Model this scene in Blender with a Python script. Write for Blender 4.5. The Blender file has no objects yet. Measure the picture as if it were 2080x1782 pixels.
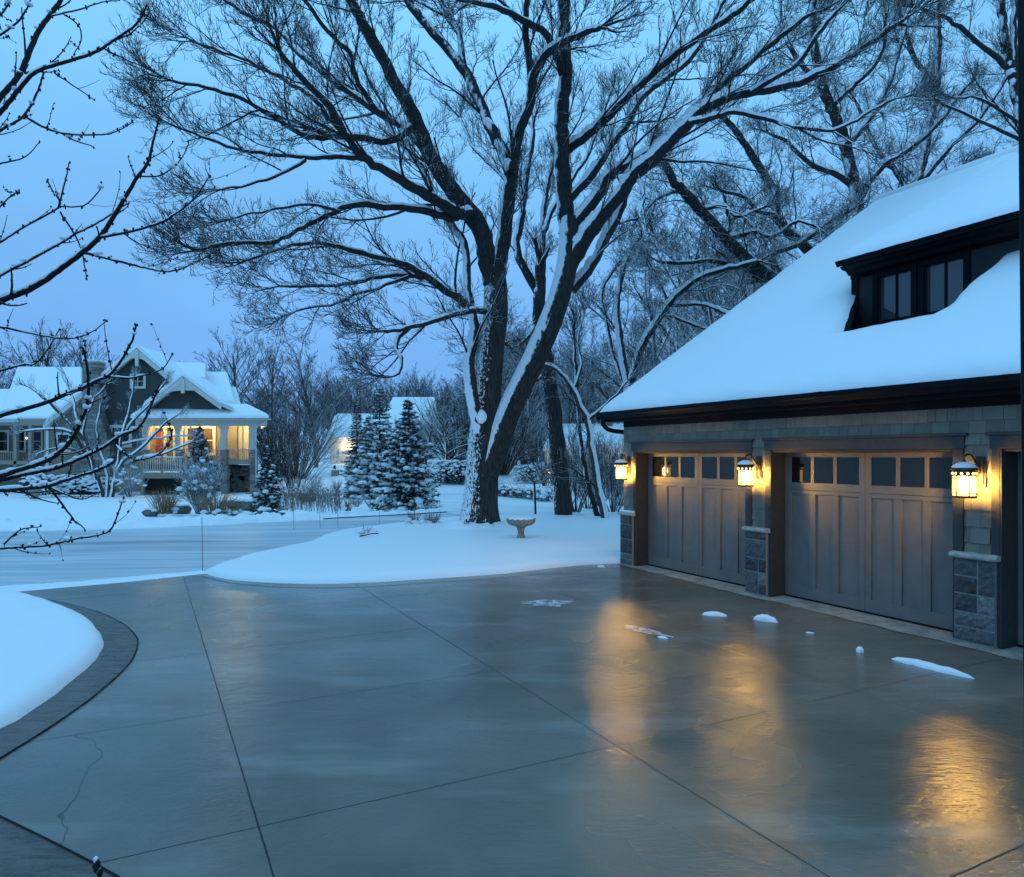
import bpy, bmesh, math, random
import numpy as np
from mathutils import Vector, Matrix, noise, geometry

scene = bpy.context.scene
COL = scene.collection
R = random.Random(7)
PI = math.pi

# ------------------------------------------------------------------ camera model used to survey the place
CAMZ, FPX, CX, HY = 2.05, 1440.0, 1036.0, 921.0
CAM = Vector((0, 0, CAMZ))
SC = 2072.0 / 2080.0

def gz(x, y):
    ks = [(-60, 0), (16, 0), (24, -.06), (36, -.35), (50, -.62), (60, -.4), (75, .25), (92, 1.0), (130, 4.2), (250, 11), (700, 22)]
    if y <= ks[0][0]: return 0.0
    z = ks[-1][1]
    for (a, za), (b, zb) in zip(ks, ks[1:]):
        if a <= y < b:
            t = (y - a) / (b - a); t = t * t * (3 - 2 * t) if b < 100 else t
            z = za + (zb - za) * t; break
    if y > 25:
        z += 0.9 * math.exp(-((x + 13) / 7) ** 2 - ((y - 66) / 9) ** 2)
    return z

def at(px, py, Y=None):
    """surveyed point: on the ground, or at depth Y"""
    kx, kz = (px - CX) / FPX, (HY - py) / FPX
    if Y is None:
        Y = 3.0
        while Y < 300:
            if CAMZ + kz * Y <= gz(kx * Y, Y): break
            Y += .02
    return Vector((kx * Y, Y, CAMZ + kz * Y))

def S(lst):
    return [(a * SC, b * SC) for a, b in lst]

# ------------------------------------------------------------------ tagging
def tag(o, label=None, cat=None, group=None, kind=None):
    if label: o['label'] = label
    if cat: o['category'] = cat
    if group: o['group'] = group
    if kind: o['kind'] = kind
    return o

def empty(name, loc, label, cat, group=None, rz=0):
    o = bpy.data.objects.new(name, None); COL.objects.link(o)
    o.location = loc; o.rotation_euler = (0, 0, rz); o.empty_display_size = .2
    return tag(o, label, cat, group)

def link(name, me, parent=None, mat=None):
    o = bpy.data.objects.new(name, me); COL.objects.link(o)
    if mat:
        me.materials.clear(); me.materials.append(mat)
    if parent:
        o.parent = parent
        # parts are modelled in world coordinates
        m = Matrix.Translation(parent.location) @ Matrix.Rotation(parent.rotation_euler.z, 4, 'Z')
        o.matrix_parent_inverse = m.inverted()
    return o

def copy_tree(o, loc, rz, sc, label, group=None):
    r = o.copy(); COL.objects.link(r)
    r.location = loc; r.rotation_euler = (0, 0, rz); r.scale = sc
    r['label'] = label
    if group: r['group'] = group
    for ch in list(o.children):
        c = ch.copy(); COL.objects.link(c); c.parent = r
    return r

# ------------------------------------------------------------------ mesh builder
class MB:
    def __init__(s): s.v = []; s.f = []
    def add(s, vs, fs):
        n = len(s.v); s.v += [tuple(p) for p in vs]; s.f += [tuple(i + n for i in f) for f in fs]
    def hexa(s, p):
        s.add(p, [(0, 3, 2, 1), (4, 5, 6, 7), (0, 1, 5, 4), (1, 2, 6, 5), (2, 3, 7, 6), (3, 0, 4, 7)])
    def box(s, x0, x1, y0, y1, z0, z1, fr=None):
        p = [(x0, y0, z0), (x1, y0, z0), (x1, y1, z0), (x0, y1, z0), (x0, y0, z1), (x1, y0, z1), (x1, y1, z1), (x0, y1, z1)]
        if fr: p = [fr(*q) for q in p]
        s.hexa(p)
    def prism(s, poly, d):
        """closed polygon (3D points) pushed along the vector d"""
        n = len(poly); a = [Vector(p) for p in poly]; b = [p + Vector(d) for p in a]
        s.add(a + b, [tuple(range(n))[::-1], tuple(range(n, 2 * n))] + [(i, (i + 1) % n, n + (i + 1) % n, n + i) for i in range(n)])
    def tube(s, pts, rad, k=8, cap=True):
        pts = [Vector(p) for p in pts]; n = len(pts)
        if not hasattr(rad, '__len__'): rad = [rad] * n
        mt = (pts[-1] - pts[0]); ref = Vector((0, 0, 1)) if abs(mt.normalized().z) < .8 else Vector((1, 0, 0))
        vs = []
        for i in range(n):
            t = (pts[min(i + 1, n - 1)] - pts[max(i - 1, 0)]).normalized()
            a = t.cross(ref).normalized(); b = t.cross(a)
            vs += [pts[i] + rad[i] * (math.cos(q) * a + math.sin(q) * b) for q in [2 * PI * j / k for j in range(k)]]
        fs = [(i * k + j, i * k + (j + 1) % k, (i + 1) * k + (j + 1) % k, (i + 1) * k + j) for i in range(n - 1) for j in range(k)]
        if cap: fs += [tuple(range(k))[::-1], tuple(range((n - 1) * k, n * k))]
        s.add(vs, fs)
    def lathe(s, prof, c, k=20):
        c = Vector(c); vs = []
        for r, z in prof: vs += [c + Vector((r * math.cos(2 * PI * j / k), r * math.sin(2 * PI * j / k), z)) for j in range(k)]
        n = len(prof)
        fs = [(i * k + j, i * k + (j + 1) % k, (i + 1) * k + (j + 1) % k, (i + 1) * k + j) for i in range(n - 1) for j in range(k)]
        fs += [tuple(range(k))[::-1], tuple(range((n - 1) * k, n * k))]
        s.add(vs, fs)
    def blob(s, c, rx, ry, rz, rough=.2, rng=R, ns=7, nr=4, rot=0):
        c = Vector(c); vs = [c + Vector((0, 0, -rz))]; ca, sa = math.cos(rot), math.sin(rot)
        for i in range(1, nr):
            th = PI * i / nr
            for j in range(ns):
                ph = 2 * PI * (j + .5 * (i % 2)) / ns; q = 1 + rng.uniform(-rough, rough)
                x, y = rx * q * math.sin(th) * math.cos(ph), ry * q * math.sin(th) * math.sin(ph)
                vs.append(c + Vector((x * ca - y * sa, x * sa + y * ca, -rz * q * math.cos(th))))
        vs.append(c + Vector((0, 0, rz))); fs = []
        for j in range(ns): fs.append((0, 1 + (j + 1) % ns, 1 + j))
        for i in range(nr - 2):
            for j in range(ns):
                a = 1 + i * ns; fs.append((a + j, a + (j + 1) % ns, a + ns + (j + 1) % ns, a + ns + j))
        e = len(vs) - 1; a = 1 + (nr - 2) * ns
        for j in range(ns): fs.append((a + j, a + (j + 1) % ns, e))
        s.add(vs, fs)
    def build(s, name, mat, parent=None, smooth=False, bevel=0):
        me = bpy.data.meshes.new(name); me.from_pydata(s.v, [], s.f)
        bm = bmesh.new(); bm.from_mesh(me); bmesh.ops.recalc_face_normals(bm, faces=bm.faces); bm.to_mesh(me); bm.free()
        if smooth: me.shade_smooth()
        o = link(name, me, parent, mat)
        if bevel:
            m = o.modifiers.new('edge', 'BEVEL'); m.width = bevel; m.segments = 2; m.limit_method = 'ANGLE'
        return o

class Twigs:
    """many tapered tubes, built in bulk"""
    def __init__(s): s.d = {}; s.n = 0
    def add(s, pts, rad, k=4):
        s.d.setdefault((len(pts), k), []).append((pts, rad)); s.n += 1
    def build(s, name, mat, parent=None, smooth=True):
        V = []; F = []; off = 0
        for (n, k), lst in s.d.items():
            P = np.array([[tuple(q) for q in l[0]] for l in lst], dtype=np.float64); Rr = np.array([l[1] for l in lst], dtype=np.float64)
            T = np.gradient(P, axis=1); T /= np.linalg.norm(T, axis=2, keepdims=True) + 1e-9
            mt = P[:, -1] - P[:, 0]; mt /= np.linalg.norm(mt, axis=1, keepdims=True) + 1e-9
            ref = np.where(np.abs(mt[:, 2:3]) < .8, np.array([[0, 0, 1.]]), np.array([[1., 0, 0]]))
            A = np.cross(T, ref[:, None, :]); A /= np.linalg.norm(A, axis=2, keepdims=True) + 1e-9
            B = np.cross(T, A)
            ang = 2 * PI * np.arange(k) / k
            ring = P[:, :, None, :] + Rr[:, :, None, None] * (np.cos(ang)[None, None, :, None] * A[:, :, None, :] + np.sin(ang)[None, None, :, None] * B[:, :, None, :])
            m = len(lst); V.append(ring.reshape(-1, 3))
            idx = off + np.arange(m * n * k).reshape(m, n, k)
            a = idx[:, :-1, :]; b = np.roll(a, -1, axis=2); d = idx[:, 1:, :]; c = np.roll(d, -1, axis=2)
            F.append(np.stack([a, d, c, b], axis=-1).reshape(-1, 4)); off += m * n * k
        me = bpy.data.meshes.new(name); V = np.concatenate(V).astype(np.float32); F = np.concatenate(F).astype(np.int32)
        me.vertices.add(len(V)); me.vertices.foreach_set('co', V.ravel())
        me.loops.add(F.size); me.loops.foreach_set('vertex_index', F.ravel())
        me.polygons.add(len(F)); me.polygons.foreach_set('loop_start', np.arange(0, F.size, 4, dtype=np.int32))
        me.update(calc_edges=True); me.validate()
        if smooth: me.shade_smooth()
        return link(name, me, parent, mat)

def catmull(pts, n):
    P = [Vector(p) for p in pts]; P = [2 * P[0] - P[1]] + P + [2 * P[-1] - P[-2]]; m = len(P) - 3; out = []
    for i in range(n):
        t = i / (n - 1) * m; j = min(int(t), m - 1); t -= j
        a, b, c, d = P[j:j + 4]
        out.append(.5 * ((2 * b) + (c - a) * t + (2 * a - 5 * b + 4 * c - d) * t * t + (3 * b - a - 3 * c + d) * t ** 3))
    return out

# ------------------------------------------------------------------ sheets with rounded edges (snow, paving)
def inside(poly, P):
    x, y = P[:, 0], P[:, 1]; c = np.zeros(len(P), bool); n = len(poly)
    for i in range(n):
        x0, y0 = poly[i]; x1, y1 = poly[i - 1]
        if y0 == y1: continue
        m = ((y0 > y) != (y1 > y)) & (x < (x1 - x0) * (y - y0) / (y1 - y0) + x0); c ^= m
    return c

def edge_dist(poly, P):
    d = np.full(len(P), 1e9)
    for i in range(len(poly)):
        a = np.array(poly[i - 1]); b = np.array(poly[i]); ab = b - a; L = (ab * ab).sum()
        if L < 1e-12: continue
        t = np.clip(((P - a) @ ab) / L, 0, 1); q = a + t[:, None] * ab
        d = np.minimum(d, np.linalg.norm(P - q, axis=1))
    return d

def resample(poly, step):
    out = []
    for i in range(len(poly)):
        a = Vector(poly[i]); b = Vector(poly[(i + 1) % len(poly)]); L = (b - a).length; k = max(1, int(L / step))
        out += [tuple(a + (b - a) * j / k) for j in range(k)]
    return out

def sheet(name, poly, fn, mat, edge=.3, grid=1.0, rings=(), parent=None, wob=0, smooth=True):
    """fn(x, y, d) -> world point, d = distance to the outline"""
    poly = [(p[0], p[1]) for p in poly]
    b = resample(poly, edge)
    if wob: b = [(x + wob * noise.noise((x * 3, y * 3, 1)), y + wob * noise.noise((x * 3, y * 3, 9))) for x, y in b]
    area = sum(b[i - 1][0] * b[i][1] - b[i][0] * b[i - 1][1] for i in range(len(b)))
    if area < 0: b = b[::-1]
    B = np.array(b); T = np.roll(B, -1, 0) - np.roll(B, 1, 0); T /= np.linalg.norm(T, axis=1, keepdims=True) + 1e-9
    N = np.stack([-T[:, 1], T[:, 0]], 1); pts = [B]
    for r in rings:
        Q = B + N * r; Q = Q[inside(b, Q)]
        if len(Q): pts.append(Q[edge_dist(b, Q) > r * .85])
    x0, y0 = B.min(0); x1, y1 = B.max(0)
    gx, gy = np.meshgrid(np.arange(x0 + grid / 2, x1, grid), np.arange(y0 + grid / 2, y1, grid))
    G = np.stack([gx.ravel(), gy.ravel()], 1)
    if len(G):
        G = G + np.random.RandomState(3).uniform(-.2, .2, G.shape) * grid
        G = G[inside(b, G)]; G = G[edge_dist(b, G) > (max(rings) if rings else 0) + grid * .3]; pts.append(G)
    A = np.concatenate(pts); nb = len(B)
    r = geometry.delaunay_2d_cdt([Vector(p) for p in A], [(i, (i + 1) % nb) for i in range(nb)], [], 1, 1e-5)
    V = np.array([tuple(p) for p in r[0]]); D = edge_dist(b, V)
    me = bpy.data.meshes.new(name)
    me.from_pydata([tuple(fn(p[0], p[1], d)) for p, d in zip(V, D)], [], [tuple(f) for f in r[2]])
    if smooth: me.shade_smooth()
    return link(name, me, parent, mat)

def ground_sheet(name, poly, lift, mat, H=0, soft=.07, **kw):
    def fn(x, y, d):
        h = lift + (H * (1 - math.exp(-d / soft)) if H else 0)
        if H: h += min(d, 1) * .03 * noise.noise((x * .5, y * .5, 0))
        return (x, y, gz(x, y) + h)
    return sheet(name, poly, fn, mat, **kw)

# ------------------------------------------------------------------ materials
class Mat:
    def __init__(s, name, base=(.5, .5, .5), rough=.6, spec=.5, metal=0):
        s.m = bpy.data.materials.new(name); s.m.use_nodes = True
        s.t = s.m.node_tree; s.n = s.t.nodes; s.b = s.n['Principled BSDF']
        s.b.inputs['Base Color'].default_value = (*base, 1); s.b.inputs['Roughness'].default_value = rough
        s.b.inputs['Specular IOR Level'].default_value = spec; s.b.inputs['Metallic'].default_value = metal
    def node(s, t, **kw):
        n = s.n.new(t)
        for k, v in kw.items():
            if k.startswith('_'): n.inputs[int(k[1:])].default_value = v
            else: setattr(n, k, v)
        return n
    def l(s, a, b): s.t.links.new(a, b)
    def coord(s): return s.node('ShaderNodeTexCoord').outputs['Object']
    def math(s, op, a, b=None, c=None, clamp=False):
        n = s.node('ShaderNodeMath', operation=op, use_clamp=clamp)
        for i, q in enumerate((a, b, c)):
            if q is None: continue
            if hasattr(q, 'is_output'): s.l(q, n.inputs[i])
            else: n.inputs[i].default_value = q
        return n.outputs[0]
    def noise(s, scale, detail=4, rough=.55, vec=None, sc=None):
        n = s.node('ShaderNodeTexNoise'); n.inputs['Scale'].default_value = scale; n.inputs['Detail'].default_value = detail; n.inputs['Roughness'].default_value = rough
        v = vec or s.coord()
        if sc:
            m = s.node('ShaderNodeMapping'); m.inputs['Scale'].default_value = sc; s.l(v, m.inputs['Vector']); v = m.outputs[0]
        s.l(v, n.inputs['Vector']); return n.outputs['Fac']
    def dot(s, vec, d):
        n = s.node('ShaderNodeVectorMath', operation='DOT_PRODUCT'); s.l(vec, n.inputs[0]); n.inputs[1].default_value = d; return n.outputs['Value']
    def ramp(s, f, stops):
        n = s.node('ShaderNodeValToRGB'); e = n.color_ramp.elements
        while len(e) < len(stops): e.new(.5)
        for k, (p, c) in zip(e, stops): k.position = p; k.color = (*c, 1) if len(c) == 3 else c
        s.l(f, n.inputs[0]); return n.outputs[0]
    def mix(s, f, a, b):
        n = s.node('ShaderNodeMix', data_type='RGBA')
        for i, q in ((0, f), (6, a), (7, b)):
            if hasattr(q, 'is_output'): s.l(q, n.inputs[i])
            else: n.inputs[i].default_value = q if i == 0 else (*q, 1)
        return n.outputs[2]
    def smooth(s, v, a, b, lo=0., hi=1.):
        n = s.node('ShaderNodeMapRange', interpolation_type='SMOOTHSTEP'); s.l(v, n.inputs[0])
        for i, q in enumerate((a, b, lo, hi)): n.inputs[i + 1].default_value = q
        return n.outputs[0]
    def color(s, c): s.l(c, s.b.inputs['Base Color']); return s
    def rough(s, c): s.l(c, s.b.inputs['Roughness']); return s
    def bump(s, h, st=.3, dist=.02):
        n = s.node('ShaderNodeBump'); n.inputs['Strength'].default_value = st; n.inputs['Distance'].default_value = dist
        s.l(h, n.inputs['Height']); s.l(n.outputs[0], s.b.inputs['Normal']); return s

def snow_mat(name, scale=6, base=(.86, .87, .89), st=.25, dist=.03):
    m = Mat(name, base, .55, .3)
    f = m.math('ADD', m.noise(scale, 5), m.math('MULTIPLY', m.noise(scale * .13, 3), 2.5))
    m.bump(f, st, dist); return m.m

def tinted(name, c, var=.25, scale=8, rough=.6, st=.2, sc=None, spec=.4, dist=.01):
    m = Mat(name, c, rough, spec); n = m.noise(scale, 5, .6, sc=sc)
    a = tuple(q * (1 - var) for q in c); b = tuple(min(1, q * (1 + var)) for q in c)
    m.color(m.mix(m.smooth(n, .3, .7), a, b)).bump(n, st, dist); return m.m

SNOWC = (.84, .86, .89)
def bark_mat(name, c, thr=.5, amp=.5, scale=9, d=(-.55, -.15, .82), ridge=30, st=.5, dist=.03, soft=.06, zs=.18):
    """bark with the snow that has stuck to its upper and windward side"""
    m = Mat(name, c, .85, .25)
    g = m.node('ShaderNodeNewGeometry').outputs['Normal']
    v = m.node('ShaderNodeNewGeometry').outputs['Position']
    k = m.dot(g, d)
    n = m.noise(scale, 5, .6, v, (1, 1, .55))
    k = m.math('ADD', k, m.math('MULTIPLY', m.math('SUBTRACT', n, .5), amp))
    s = m.smooth(k, thr - soft, thr + soft)
    br = m.noise(ridge, 4, .6, v, (1, 1, zs))
    col = m.mix(m.smooth(br, .35, .65), tuple(q * .55 for q in c), tuple(q * 1.35 for q in c))
    m.color(m.mix(s, col, SNOWC)); m.bump(m.math('ADD', br, m.math('MULTIPLY', s, .6)), st, dist); return m.m

def emit(name, c, st):
    m = Mat(name, c, .4); m.b.inputs['Emission Color'].default_value = (*c, 1); m.b.inputs['Emission Strength'].default_value = st; return m.m

def glass_mat(name, c=(.008, .010, .013), rough=.03, spec=.36):
    m = Mat(name, c, rough, spec); n = m.noise(1.3, 2); m.bump(n, .02, .02); return m.m

M = {}
M['snow'] = snow_mat('snow')
M['snow_roof'] = snow_mat('snow_roof', 9, st=.2, dist=.02)
M['snow_far'] = snow_mat('snow_far', 1.5, st=.3, dist=.1)
M['bark_oak'] = bark_mat('bark_oak', (.040, .037, .033), .70, 1.9, 22, d=(-.66, -.42, .45), ridge=22, st=.9, dist=.05, zs=.12, soft=.04)
M['bark_plain'] = bark_mat('bark_plain', (.042, .038, .034), .82, 1.7, 18, d=(-.7, -.2, .55), ridge=22, st=.9, dist=.05, zs=.12, soft=.04)
M['bark_limb'] = bark_mat('bark_limb', (.030, .028, .026), .40, .5, 9)
M['bark_twig'] = bark_mat('bark_twig', (.034, .030, .028), .46, .5, 4)
M['bark_white'] = bark_mat('bark_white', (.045, .04, .036), .33, .7, 9, d=(-.72, -.35, .6))
M['bark_white_right'] = bark_mat('bark_white_right', (.06, .055, .05), .35, .6, 7, d=(.6, -.45, .6))
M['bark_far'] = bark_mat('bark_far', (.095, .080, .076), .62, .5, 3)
M['bark_thicket'] = bark_mat('bark_thicket', (.055, .047, .043), .36, .6, 3)
M['bark_brush'] = bark_mat('bark_brush', (.06, .045, .04), .6, .6, 6)
M['bark_orn'] = bark_mat('bark_orn', (.07, .06, .052), .30, .5, 9, d=(-.45, -.45, .75))
M['bark_maple'] = bark_mat('bark_maple', (.02, .016, .016), .75, .5, 40, ridge=90, dist=.004)
M['black'] = tinted('black_metal', (.006, .007, .009), .2, 20, .65, .05, spec=.12)
M['trim'] = tinted('dark_trim', (.042, .042, .042), .15, 14, .55, .08)
M['bronze'] = tinted('bronze', (.018, .013, .010), .3, 30, .4, .1)
M['door'] = tinted('door_paint', (.150, .146, .136), .08, 5, .5, .06)
M['glass'] = glass_mat('window_glass')
M['stone_cap'] = tinted('stone_cap', (.42, .40, .36), .2, 14, .8, .8, dist=.02)
M['apron'] = tinted('apron_concrete', (.30, .29, .26), .3, 5, .7, .3)
M['mortar'] = tinted('mortar', (.26, .25, .24), .2, 40, .9, .4)
M['white_paint'] = tinted('white_paint', (.62, .60, .55), .08, 6, .5, .05)
M['cream'] = tinted('cream_paint', (.55, .52, .45), .06, 6, .55, .05)
M['beige'] = tinted('beige_wood', (.30, .26, .20), .15, 10, .6, .1)
M['green_siding'] = tinted('board_siding', (.05, .048, .042), .1, 3, .7, .2, (22, 1, .2))
M['wood_door'] = tinted('wood_door', (.20, .052, .022), .35, 6, .4, .1, (3, 1, .4))
M['concrete_stone'] = tinted('weathered_stone', (.24, .22, .18), .35, 18, .85, .7)
M['dark_void'] = tinted('dark_hollow_shade', (.02, .019, .017), .3, 20, .8, .2, (20, 1, 1))  # near-black colour standing in for shade under porch and landing
M['rock'] = tinted('rock', (.14, .12, .10), .4, 5, .85, .8, dist=.05)
M['needle'] = tinted('needles', (.028, .046, .036), .4, 20, .7, .1)
M['needle_cedar'] = tinted('cedar_leaves', (.028, .04, .026), .4, 20, .7, .1)
M['hedge_leaf'] = tinted('hedge_leaves', (.022, .026, .022), .4, 20, .7, .1)
M['grass'] = tinted('dry_grass', (.30, .21, .12), .35, 12, .8, .1)
M['grass_dark'] = tinted('dry_grass_dark', (.20, .14, .105), .35, 12, .8, .1)
def island_mat(name, stops, rough=.85, nscale=18, st=.8, dist=.02, var=.35):
    m = Mat(name, (.2, .2, .2), rough, .3)
    r = m.node('ShaderNodeNewGeometry').outputs['Random Per Island']; n = m.noise(nscale, 6, .6)
    c = m.ramp(r, stops); k = m.math('MULTIPLY_ADD', m.smooth(n, .25, .75), 2 * var, 1 - var)
    v = m.node('ShaderNodeMix', data_type='RGBA', blend_type='MULTIPLY'); v.inputs[0].default_value = 1
    m.l(c, v.inputs[6]); m.l(k, v.inputs[7]); m.color(v.outputs[2]); m.bump(n, st, dist); return m.m
M['stone'] = island_mat('ashlar_stone', [(0, (.055, .056, .058)), (.5, (.095, .096, .098)), (1, (.20, .20, .19))])
M['shingle'] = island_mat('cedar_shingles', [(0, (.17, .15, .118)), (1, (.23, .205, .162))], .75, 9, .15, .004, .1)
M['house_stone'] = island_mat('house_stone', [(0, (.13, .125, .115)), (1, (.27, .255, .23))], .85, 10, .6, .02, .2)
M['tan_siding'] = island_mat('tan_siding', [(0, (.20, .17, .125)), (1, (.24, .20, .15))], .7, 6, .1, .005, .1)
# ================================================================== GROUND, STREET, DRIVEWAY
def gpoly(lst): return [at(a, b).to_2d() for a, b in lst]

def build_ground():
    xs = [-420, -260, -160, -110, -80] + list(np.arange(-60, 60.1, 3)) + [80, 110, 160, 260, 420]
    ys = list(np.arange(-14, 100.1, 2)) + [110, 122, 136, 152, 175, 210, 260, 330, 450, 700]
    vs = [(x, y, gz(x, y) - .07) for y in ys for x in xs]; n = len(xs)
    fs = [(j * n + i, j * n + i + 1, (j + 1) * n + i + 1, (j + 1) * n + i) for j in range(len(ys) - 1) for i in range(n - 1)]
    me = bpy.data.meshes.new('ground'); me.from_pydata(vs, [], fs); me.shade_smooth()
    tag(link('ground', me, None, M['snow_far']), kind='structure')
build_ground()

# garage frame: s runs along the wall towards the viewer, o points out from the wall
GU = Vector((739, -1440, 0)).normalized(); GN = Vector((GU.y, -GU.x, 0)); GV = -GN
C0 = at(1263, 1141)
C0.z = 0
def G(s, o, z): return C0 + GU * s + GN * o + Vector((0, 0, z))
def g_s(px, o=0.0):
    k = (px - CX) / FPX; p = C0 + GN * o
    return (k * p.y - p.x) / (GU.x - k * GU.y)
def g_z(px, py, o=0.0):
    p = G(g_s(px, o), o, 0); return CAMZ + (HY - py) / FPX * p.y

# wet concrete
def wet_concrete():
    m = Mat('wet_concrete', (.1, .1, .1), .3, .5)
    v = m.coord(); s = m.dot(v, GU); t = m.dot(v, GV)
    big = m.noise(.35, 2, .5); mid = m.noise(1.3, 2.5, .5); fine = m.noise(60, 3, .6)
    br = m.noise(10, 4, .6, v, (1, 1, 1))
    wet = m.math('ADD', m.math('MULTIPLY', big, .7), m.math('MULTIPLY', mid, .3))
    col = m.mix(m.smooth(wet, .38, .62), (.115, .098, .075), (.185, .158, .124))
    col = m.mix(m.math('MULTIPLY', m.smooth(m.noise(.9, 4, .6, v, (.5, 1.6, 1)), .52, .72), .6), col, (.27, .245, .215))
    j = None
    for q, val, w in ((t, .55, .005), (t, 2.95, .005), (t, 5.45, .004), (s, -4.13, .005), (s, -6.1, .0035), (s, -8.0, .005), (s, -9.95, .004), (s, -2.1, .005), (s, -11.9, .007)):
        wob = m.math('MULTIPLY', m.math('SUBTRACT', br, .5), .012)
        d = m.math('ABSOLUTE', m.math('ADD', m.math('SUBTRACT', q, val), wob))
        k = m.smooth(d, w * .4, w * 1.5, 1, 0); j = k if j is None else m.math('MAXIMUM', j, k)
    # hairline crack
    pan = m.math('ABSOLUTE', m.math('SUBTRACT', m.math('SUBTRACT', t, m.math('MULTIPLY', m.math('SUBTRACT', m.noise(1.1, 3, .5), .5), .9)), -.35))
    k = m.math('MULTIPLY', m.smooth(pan, .002, .006, .6, 0), m.math('MULTIPLY', m.smooth(s, -6.2, -6.0), m.smooth(s, -4.4, -4.2, 1, 0)))
    j = m.math('MAXIMUM', j, k)
    m.color(m.mix(j, col, (.012, .012, .012)))
    # puddled film and damp slabs; drier towards the apron
    pud = m.smooth(m.math('ADD', m.math('MULTIPLY', m.noise(.45, 1.5, .45, v, (1, 1.2, 1)), .85), m.math('MULTIPLY', m.noise(2.0, 1, .4), .15)), .30, .70)
    rg = m.node('ShaderNodeMapRange'); m.l(pud, rg.inputs[0]); rg.inputs[3].default_value = .34; rg.inputs[4].default_value = .06
    ro = m.math('ADD', rg.outputs[0], m.math('MULTIPLY', j, .4)); m.rough(ro)
    broom = m.noise(40, 3, .6, v, (.25, 1.5, 1))
    h = m.math('ADD', m.math('MULTIPLY', fine, .7), m.math('MULTIPLY', broom, .9))
    h = m.math('ADD', h, m.math('MULTIPLY', m.noise(9, 3, .5), .9))
    h = m.math('ADD', h, m.math('MULTIPLY', m.noise(22, 2, .5, v, (.6, 1.3, 1)), 1.1))
    h = m.math('ADD', h, m.math('MULTIPLY', m.noise(5, 2, .5, v, (.7, 1.3, 1)), 2.2))
    h = m.math('SUBTRACT', h, m.math('MULTIPLY', j, 2))
    m.bump(h, .5, .009)
    b = [n for n in m.n if n.type == 'BUMP'][0]; m.l(m.smooth(pud, 0, 1, .46, .30), b.inputs['Strength']); return m.m
M['driveway'] = wet_concrete()

def stamped():
    m = Mat('stamped_border', (.06, .055, .05), .3, .5); v = m.coord()
    a = m.noise(3.2, 3, .6, v, (1, 5, 1)); b = m.noise(14, 4, .6, v, (.6, 3, 1)); c = m.noise(50, 3)
    m.color(m.mix(m.smooth(a, .35, .65), (.075, .066, .055), (.15, .13, .108)))
    m.rough(m.smooth(a, .3, .7, .22, .45)); m.bump(m.math('ADD', m.math('ADD', a, b), m.math('MULTIPLY', c, .3)), .8, .05); return m.m
M['border'] = stamped()

def slush():
    m = Mat('slush', (.4, .4, .42), .5, .4); v = m.coord()
    rot = m.node('ShaderNodeMapping'); rot.inputs['Rotation'].default_value = (0, 0, -.10); m.l(v, rot.inputs['Vector']); v = rot.outputs[0]
    wv = m.node('ShaderNodeVectorMath', operation='ADD'); wn = m.node('ShaderNodeTexNoise'); wn.inputs['Scale'].default_value = .18; m.l(v, wn.inputs['Vector']); m.l(v, wv.inputs[0]); m.l(wn.outputs['Color'], wv.inputs[1]); v = wv.outputs[0]
    a = m.noise(1.0, 6, .65, v, (.07, 1.3, 1)); b = m.noise(2.6, 6, .7, v, (.06, 1.7, 1)); c = m.noise(.25, 3, .5, v, (.5, 1, 1)); d = m.noise(12, 4, .6, v, (.3, 2, 1))
    k = m.math('ADD', m.math('MULTIPLY', a, .35), m.math('ADD', m.math('MULTIPLY', b, .35), m.math('MULTIPLY', c, .3)))
    col = m.ramp(k, [(.36, (.22, .215, .225)), (.46, (.44, .44, .47)), (.54, (.60, .60, .635)), (.66, (.82, .82, .85))])
    m.color(col); m.bump(m.math('ADD', b, m.math('MULTIPLY', d, .5)), .4, .03); return m.m
M['slush'] = slush()

def track_snow():
    m = Mat('tracked_snow', (.7, .7, .72), .55, .3); v = m.coord()
    rot = m.node('ShaderNodeMapping'); rot.inputs['Rotation'].default_value = (0, 0, .55); m.l(v, rot.inputs['Vector']); v = rot.outputs[0]
    b = m.noise(.9, 5, .65, v, (.05, 1.8, 1)); d = m.noise(2.6, 4, .6, v, (.06, 2, 1))
    k = m.math('ADD', m.math('MULTIPLY', b, .5), m.math('MULTIPLY', d, .5))
    m.color(m.ramp(k, [(.36, (.16, .16, .17)), (.42, (.55, .56, .58)), (.5, (.80, .81, .84))])); m.bump(k, .4, .06); return m.m
M['tracked'] = track_snow()

st = S([]) or None
street_poly = gpoly([(-900, 1082), (-300, 1075), (0, 1072), (200, 1069), (400, 1063), (500, 1058), (650, 1050), (760, 1044), (880, 1039), (960, 1036), (1010, 1040), (960, 1060), (880, 1062), (800, 1072), (700, 1095), (640, 1115), (600, 1130), (520, 1150), (430, 1166), (300, 1176), (120, 1190), (0, 1202), (-300, 1228), (-900, 1262)])
tag(ground_sheet('street', street_poly, -.02, M['slush'], edge=1.0, grid=1.2), kind='structure')
side_poly = gpoly([(905, 1037), (885, 1010), (890, 985), (905, 966), (960, 958), (1005, 966), (1050, 985), (1100, 1002), (1140, 1016), (1180, 1040), (1120, 1050), (1000, 1052)])
tag(ground_sheet('side_street', side_poly, -.012, M['tracked'], edge=1.0, grid=1.0), kind='structure')

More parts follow.
